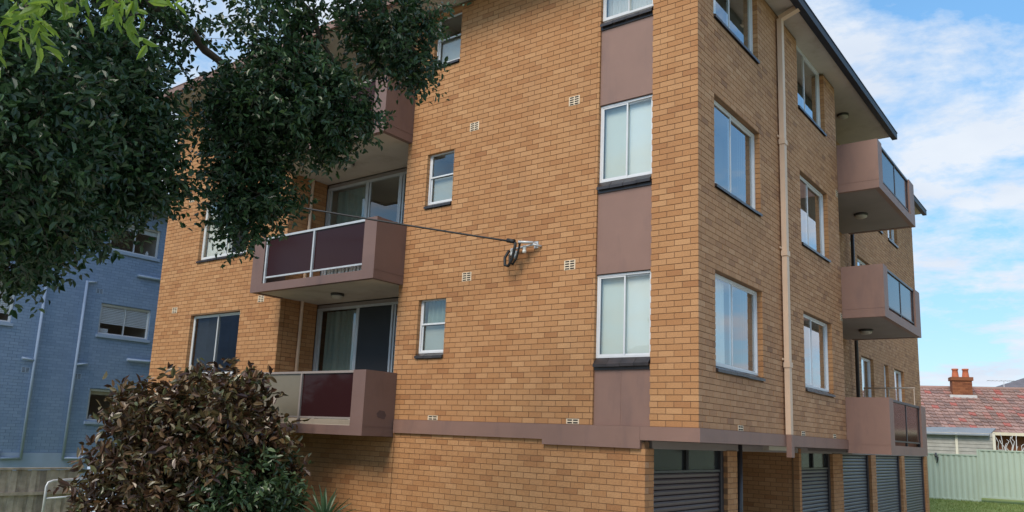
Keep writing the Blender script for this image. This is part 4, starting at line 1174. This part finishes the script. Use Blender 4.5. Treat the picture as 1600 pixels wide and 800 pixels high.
sf = tag(empty('steel_fence', (2, FY, -1.95)), 'pale green corrugated steel fence behind the lawn', 'fence')
xa = -9.65
while xa < -0.3:
    steel_run(xa, xa + 2.35, -1.90, -0.22, FY, sf); xa += 2.365
xa = -0.17
for q in range(9):
    steel_run(xa, xa + 2.35, -1.74 + 0.02 * q, -0.01 + 0.02 * q, FY, sf); xa += 2.365
rng = np.random.default_rng(17)
n = 26000
gx = rng.uniform(-4, 7, n); gy = rng.uniform(20.3, 26.25, n)
gz = np.array([ground_h(a, b_) for a, b_ in zip(gx, gy)])
p0 = np.stack([gx, gy, gz - 0.01], 1); hh = rng.uniform(0.03, 0.09, n)[:, None]
ln_ = rng.normal(size=(n, 3)) * 0.4; ln_[:, 2] = 1
sdv = unit(rng.normal(size=(n, 3)) * np.array([1, 1, 0])) * 0.008
tip = p0 + ln_ * hh
leaf_object('grass', np.stack([p0 - sdv, p0 + sdv, tip + sdv * 0.2, tip], 1), 'grass_blade', None, (0, 23, -2))
tag(bpy.data.objects['grass'], 'short mown green grass in front of the green steel fence', 'grass')
# bit of dark creeper hanging over the fence
hk = MB().tube([(-1.62, FY - 0.06, -0.16), (-1.63, FY - 0.09, -0.28), (-1.55, FY - 0.10, -0.34), (-1.60, FY - 0.10, -0.55)], [0.03, 0.05, 0.035, 0.02], 8).build('fence_hook', 'dark_metal')
tag(hk, 'small black hook hanging over the green steel fence', 'hook')

# ------------------------------------------------------------------ tiled house behind the fence
ang = rad(20)
HX = Vector((math.cos(ang), math.sin(ang), 0)); HY = Vector((-math.sin(ang), math.cos(ang), 0))
RC = at(1520, 608, 42.0)                       # point on the ridge
hz = GZ + 0.7
house = tag(empty('tiled_house', (RC.x, RC.y, hz)), 'low house with weathered red tile roof and brick chimney', 'house')
run, rise = 4.8, RC.z - 0.85
def HP(a, b, z): return RC + HX * a + HY * b + Vector((0, 0, z - RC.z))
ez = RC.z - rise
A0, A1 = -9.0, 12.0
rf = MB(); rf.v = [tuple(HP(A0, -run, ez)), tuple(HP(A1, -run, ez)), tuple(HP(A1, 0, RC.z - .02)), tuple(HP(A0, 0, RC.z - .02)), tuple(HP(A1, run, ez)), tuple(HP(A0, run, ez))]
rf.f = [(0, 1, 2, 3), (3, 2, 4, 5)]; rf.smooth = [False] * 2
rf = rf.build('roof', 'grey_tile', house, recalc=False)
MB().tube([HP(A0, 0, RC.z + 0.03), HP(A1, 0, RC.z + 0.03)], 0.11, 8).build('ridge_cap', 'roof_tile', house)
rows = 14; tw_ = 0.30; sl = math.hypot(run, rise); gl_ = sl / rows
ncol = int((A1 - A0) / tw_)
dn = (HP(0, -run, ez) - HP(0, 0, RC.z)).normalized(); nr = HX.cross(-dn); nr = nr if nr.z > 0 else -nr
tl = {}
def tile_mesh(tone):
    key = int(tone * 14)
    if key in tl: return tl[key]
    mb = MB(); w = tw_ - 0.006
    prof = [(-0.5, 0.012), (-0.42, 0.040), (-0.25, 0.046), (-0.1, 0.022), (0.1, 0.016), (0.3, 0.018), (0.5, 0.012)]
    for (s_, h) in prof:
        a = HX * (s_ * w); top = a + nr * h; lowp = a + dn * (gl_ * 1.06) + nr * (h + 0.050)
        mb.v += [tuple(top), tuple(lowp), tuple(lowp - nr * 0.055)]
    for i in range(len(prof) - 1):
        mb.f += [(3 * i, 3 * i + 1, 3 * i + 4, 3 * i + 3), (3 * i + 1, 3 * i + 2, 3 * i + 5, 3 * i + 4)]
    me = bpy.data.meshes.new('roof_tile'); me.from_pydata(mb.v, [], mb.f)
    at_ = me.attributes.new('tone', 'FLOAT', 'FACE'); at_.data.foreach_set('value', [(key + .5) / 14] * len(mb.f))
    me.materials.append(M['roof_tile']); tl[key] = me; return me
cand = []
for r_ in range(rows):
    for c_ in range(ncol):
        p = HP(A0 + (c_ + 0.5) * tw_, 0, RC.z) + dn * (gl_ * r_)
        u, v, w = px(p); cand.append((0 if 1445 < u < 1600 else 1, w, p))
cand.sort(key=lambda q: (q[0], q[1]))
jv, jf, jt = [], [], []
for i, (_, w, p) in enumerate(cand):
    t = RNG.random(); me = tile_mesh(t)
    if i < 300:
        o = bpy.data.objects.new('roof_tile', me); place(o, p + nr * RNG.uniform(-0.004, 0.006), rf)
    else:
        b0 = len(jv); jv += [tuple(Vector(q.co) + p) for q in me.vertices]
        for pl_ in me.polygons: jf.append(tuple(b0 + k for k in pl_.vertices)); jt.append((int(t * 14) + .5) / 14)
mb = MB(); mb.v = jv; mb.f = jf; mb.smooth = [False] * len(jf)
o = mb.build('tiling', 'roof_tile', rf, recalc=False, kind='stuff')
at_ = o.data.attributes.new('tone', 'FLOAT', 'FACE'); at_.data.foreach_set('value', jt)
# walls
def obox(mb, a0, a1, b0, b1, z0, z1):
    return mb.hexa([HP(a0, b0, z0), HP(a1, b0, z0), HP(a1, b1, z0), HP(a0, b1, z0), HP(a0, b0, z1), HP(a1, b0, z1), HP(a1, b1, z1), HP(a0, b1, z1)])
obox(MB(), A0 + .5, A1 - .5, -run + 0.45, run - .45, hz, ez + 0.12).build('wall', 'red_brick', house)
MB().bar(HP(A0, -run - 0.06, ez - 0.02), HP(A1, -run - 0.06, ez - 0.02), 0.12, 0.14).build('gutter', 'cream_paint', house)
wn_ = obox(MB(), 1.2, 3.2, -run + 0.40, -run + 0.447, ez - 1.6, ez - 0.35).build('window', 'cream_paint', house)
obox(MB(), 1.28, 3.12, -run + 0.385, -run + 0.398, ez - 1.52, ez - 0.43).build('pane', 'transom', wn_)
# chimney: pixel (1503, 620)
best = min(((px(HP(a / 10, -0.7, RC.z - 0.2))[0] - 1503) ** 2, a / 10) for a in range(-60, 80))[1]
ch0 = RC.z - 0.75
ch = obox(MB(), best - 0.46, best + 0.46, -1.0, -0.45, ch0, RC.z + 0.50)
ch = ch.build('chimney', 'red_brick', house)
obox(MB(), best - 0.52, best + 0.52, -1.06, -0.39, RC.z + 0.36, RC.z + 0.54).build('chimney_cap', 'red_brick', ch)
obox(MB(), best - 0.62, best + 0.62, -1.16, -0.98, ch0 + 0.22, ch0 + 0.36).build('flashing', 'stone_trim', ch)
for dq in (-0.24, 0.24):
    MB().lathe(HP(best + dq, -0.72, RC.z + 0.54), [(0.17, 0), (0.15, 0.2), (0.13, 0.36), (0.16, 0.38), (0.16, 0.45), (0.10, 0.45), (0.10, 0.1)], 14).build('chimney_pot', 'terracotta', ch)
for zz in range(int(1.05 / 0.086)):
    q0 = ch0 + 0.03 + zz * 0.086
    for kq in range(4):
        off = 0.12 * (zz % 2)
        a0 = best - 0.46 + kq * 0.24 - off; a1 = a0 + 0.23
        a0, a1 = max(a0, best - 0.46), min(a1, best + 0.46)
        if a1 - a0 < 0.05 or q0 + .076 > RC.z + 0.35: continue
        bo = obox(MB(), a0, a1, -1.008, -0.99, q0, q0 + 0.076).build('brick', 'red_brick', ch)
        ta = bo.data.attributes.new('tone', 'FLOAT', 'FACE'); ta.data.foreach_set('value', [RNG.random()] * 6)

# lean-to with weatherboards between fence and house
le0, le1 = 31.0, 31.0
shed = tag(empty('weatherboard_shed', (-2.5, 31.5, GZ + .7)), 'grey weatherboard lean-to shed with sheet roof behind the steel fence', 'shed')
sx0, sx1, sy = -9.0, -0.05, 31.0
zt_ = px  # (unused)
for q in range(17):
    zz = -1.95 + q * 0.16
    MB().hexa([(sx0, sy - 0.03, zz), (sx1, sy - 0.03, zz), (sx1, sy, zz), (sx0, sy, zz), (sx0, sy - 0.008, zz + 0.17), (sx1, sy - 0.008, zz + 0.17), (sx1, sy, zz + 0.17), (sx0, sy, zz + 0.17)]).build('board', 'weatherboard', shed)
for xq in (-8.9, -6.6, -4.6, -3.05, -1.55, -0.10): MB().box(xq - 0.05, xq + 0.05, sy - 0.07, sy - 0.032, -1.95, 0.75).build('post', 'cream_frame', shed)
MB().hexa([(sx0 - .1, sy - 0.25, 0.66), (sx1 - 0.2, sy - 0.25, 0.66), (sx1 - 0.2, sy + 2.2, 1.02), (sx0 - .1, sy + 2.2, 1.02), (sx0 - .1, sy - 0.25, 0.71), (sx1 - 0.2, sy - 0.25, 0.71), (sx1 - 0.2, sy + 2.2, 1.07), (sx0 - .1, sy + 2.2, 1.07)]).build('roof', 'grey_sheet', shed)
# bare twiggy shrub by the house wall
bsb = at(1580, 705, 34.0); bsb.z = GZ + 0.7
bs_ = tag(empty('bare_shrub', bsb), 'leafless pale twiggy shrub above the steel fence beside the house wall', 'shrub')
rng = np.random.default_rng(44)
for q in range(16):
    a = rng.uniform(0, 2 * math.pi); top = bsb + Vector((math.cos(a) * rng.uniform(.3, 1.5), math.sin(a) * .5, rng.uniform(2.0, 2.75)))
    p_, r_ = limb([bsb, bsb.lerp(top, 0.55) + Vector((0, 0, 0.3)), top], 0.03, 0.012, rng, 0.12, 8)
    MB().tube(p_, r_, 5).build('branch', 'stone_trim', bs_)
# tv antenna and a grey roofed house further off
an = at(1569, 606, 46.0)
ant = tag(empty('tv_antenna', (an.x, an.y, an.z - 1.0)), 'thin metal television antenna on a mast above the tiled roof', 'antenna')
MB().tube([(an.x, an.y, an.z - 1.0), (an.x, an.y, an.z + 0.42)], 0.022, 6).build('mast', 'galvanised', ant)
MB().tube([tuple(Vector((an.x, an.y, an.z + 0.40)) - HX * 0.85), tuple(Vector((an.x, an.y, an.z + 0.40)) + HX * 0.6)], 0.016, 6).build('boom', 'galvanised', ant)
for q in range(7):
    c = Vector((an.x, an.y, an.z + 0.40)) + HX * (-0.8 + q * 0.21)
    MB().tube([c - HY * 0.3, c + HY * 0.3], 0.009, 5).build('element', 'galvanised', ant)
gc = at(1640, 560, 62.0)
gh = tag(empty('grey_roofed_house', (gc.x, gc.y, GZ + .7)), 'distant house with plain dark grey gable roof above the red tiles', 'house')
gp = lambda a, b, z: gc + HX * a + HY * b + Vector((0, 0, z - gc.z))
gr = MB(); zt2 = at(1625, 578, 62.0).z
gr.v = [tuple(q) for q in (gp(-7, -3, zt2 - 2.6), gp(8, -3, zt2 - 2.6), gp(5, 2, zt2), gp(0, 2, zt2), gp(8, 7, zt2 - 2.6), gp(-7, 7, zt2 - 2.6))]
gr.f = [(0, 1, 2, 3), (1, 4, 2), (2, 4, 5, 3), (5, 0, 3)]; gr.smooth = [False] * 4
gr.build('roof', 'grey_tile', gh)
MB().hexa([gp(-6.5, -2.5, GZ + .7), gp(7.5, -2.5, GZ + .7), gp(7.5, 6.5, GZ + .7), gp(-6.5, 6.5, GZ + .7), gp(-6.5, -2.5, zt2 - 2.5), gp(7.5, -2.5, zt2 - 2.5), gp(7.5, 6.5, zt2 - 2.5), gp(-6.5, 6.5, zt2 - 2.5)]).build('wall', 'red_brick', gh)
for me in bpy.data.meshes:
    if 'tone' not in me.attributes and me.materials and me.materials[0] and me.materials[0].name in ('red_brick', 'roof_tile'):
        t_ = me.attributes.new('tone', 'FLOAT', 'FACE'); t_.data.foreach_set('value', [0.5] * len(me.polygons))

# ------------------------------------------------------------------ houses and trees across the street and next door (mirrored in the windows)
def cottage(cx, cy, w, d, h, rz, wallm, roofm, label, z=GZ):
    e = tag(empty('cottage', (cx, cy, z)), label, 'house')
    ca, sa = math.cos(rz), math.sin(rz)
    def Q(a, b_, c): return (cx + a * ca - b_ * sa, cy + a * sa + b_ * ca, z + c)
    MB().hexa([Q(-w, -d, 0), Q(w, -d, 0), Q(w, d, 0), Q(-w, d, 0), Q(-w, -d, h), Q(w, -d, h), Q(w, d, h), Q(-w, d, h)]).build('wall', wallm, e)
    o = 0.5; rr = MB(); hh = h + d * 0.62
    rr.add([Q(-w - o, -d - o, h), Q(w + o, -d - o, h), Q(w + o, d + o, h), Q(-w - o, d + o, h), Q(-w + d * .8, 0, hh), Q(w - d * .8, 0, hh)],
           [(0, 1, 5, 4), (1, 2, 5), (2, 3, 4, 5), (3, 0, 4), (3, 2, 1, 0)])
    rr.build('roof', roofm, e)
    for sgn in (-1, 1):
        for a in (-w * 0.6, w * 0.15):
            yy = sgn * (d + 0.03); y2 = sgn * (d + 0.002)
            wd = MB().hexa([Q(a, yy, 0.9), Q(a + 1.6, yy, 0.9), Q(a + 1.6, y2, 0.9), Q(a, y2, 0.9), Q(a, yy, 2.2), Q(a + 1.6, yy, 2.2), Q(a + 1.6, y2, 2.2), Q(a, y2, 2.2)]).build('window', 'white_frame', e)
            MB().hexa([Q(a + .1, yy * 1.003, 1.0), Q(a + 1.5, yy * 1.003, 1.0), Q(a + 1.5, yy, 1.0), Q(a + .1, yy, 1.0), Q(a + .1, yy * 1.003, 2.1), Q(a + 1.5, yy * 1.003, 2.1), Q(a + 1.5, yy, 2.1), Q(a + .1, yy, 2.1)]).build('pane', 'transom', wd)
cottage(19.0, 43.0, 8.0, 5.0, 5.2, rad(90), 'red_brick', 'grey_tile', 'two storey brick house with dark grey hip roof past the lawn')
cottage(4.0, -36.0, 8.0, 5.0, 3.2, 0, 'red_brick', 'roof_tile', 'red tiled brick house across the street from the apartment corner')
cottage(-17.0, -37.0, 8.0, 5.0, 5.6, 0, 'cream_paint', 'grey_tile', 'two storey cream house with grey roof across the street')
cottage(-38.0, -36.0, 7.0, 5.0, 3.2, 0, 'red_brick', 'grey_tile', 'low brick house with grey roof across the street')
rng = np.random.default_rng(77)
STL = ['street tree between the red tiled house and the cream house', 'street tree between the cream house and the low grey roofed house', 'street tree at the far end of the red tiled house across the road', 'broad street tree past the low grey roofed house across the road']
for i, (tx, ty, hh, rr_) in enumerate(((-7.5, -30, 8.5, 3.0), (-26.5, -31, 9.5, 3.4), (14.5, -31, 8.0, 2.8), (-48, -28, 9, 3.5))):
    e = tag(empty('street_tree', (tx, ty, GZ)), STL[i], 'tree', 'street trees across the road')
    p_, r_ = limb([(tx, ty, GZ - .1), (tx + .1, ty, GZ + hh * .35), (tx, ty, GZ + hh * .7)], 0.22, 0.06, rng, 0.04, 8)
    MB().tube(p_, r_, 8).build('trunk', 'bark', e)
    q_ = []
    for j in range(7):
        dv = unit(rng.normal(size=3)); c = np.array([tx, ty, GZ + hh * .68]) + dv * np.array([rr_ * .5, rr_ * .5, hh * .16])
        bs, ds, ls = sprays(c, (rr_ * .6, rr_ * .6, hh * .2), 90, rng, .5, .2, .5); q_.append(leaves_on(bs, ds, ls, 7, 0.26, rng, .5))
    leaf_object('crown', np.concatenate(q_), 'fig_leaf', e, (tx, ty, GZ))
for me in bpy.data.meshes:
    if 'tone' not in me.attributes and me.materials and me.materials[0] and me.materials[0].name in ('red_brick', 'roof_tile'):
        t_ = me.attributes.new('tone', 'FLOAT', 'FACE'); t_.data.foreach_set('value', [0.5] * len(me.polygons))
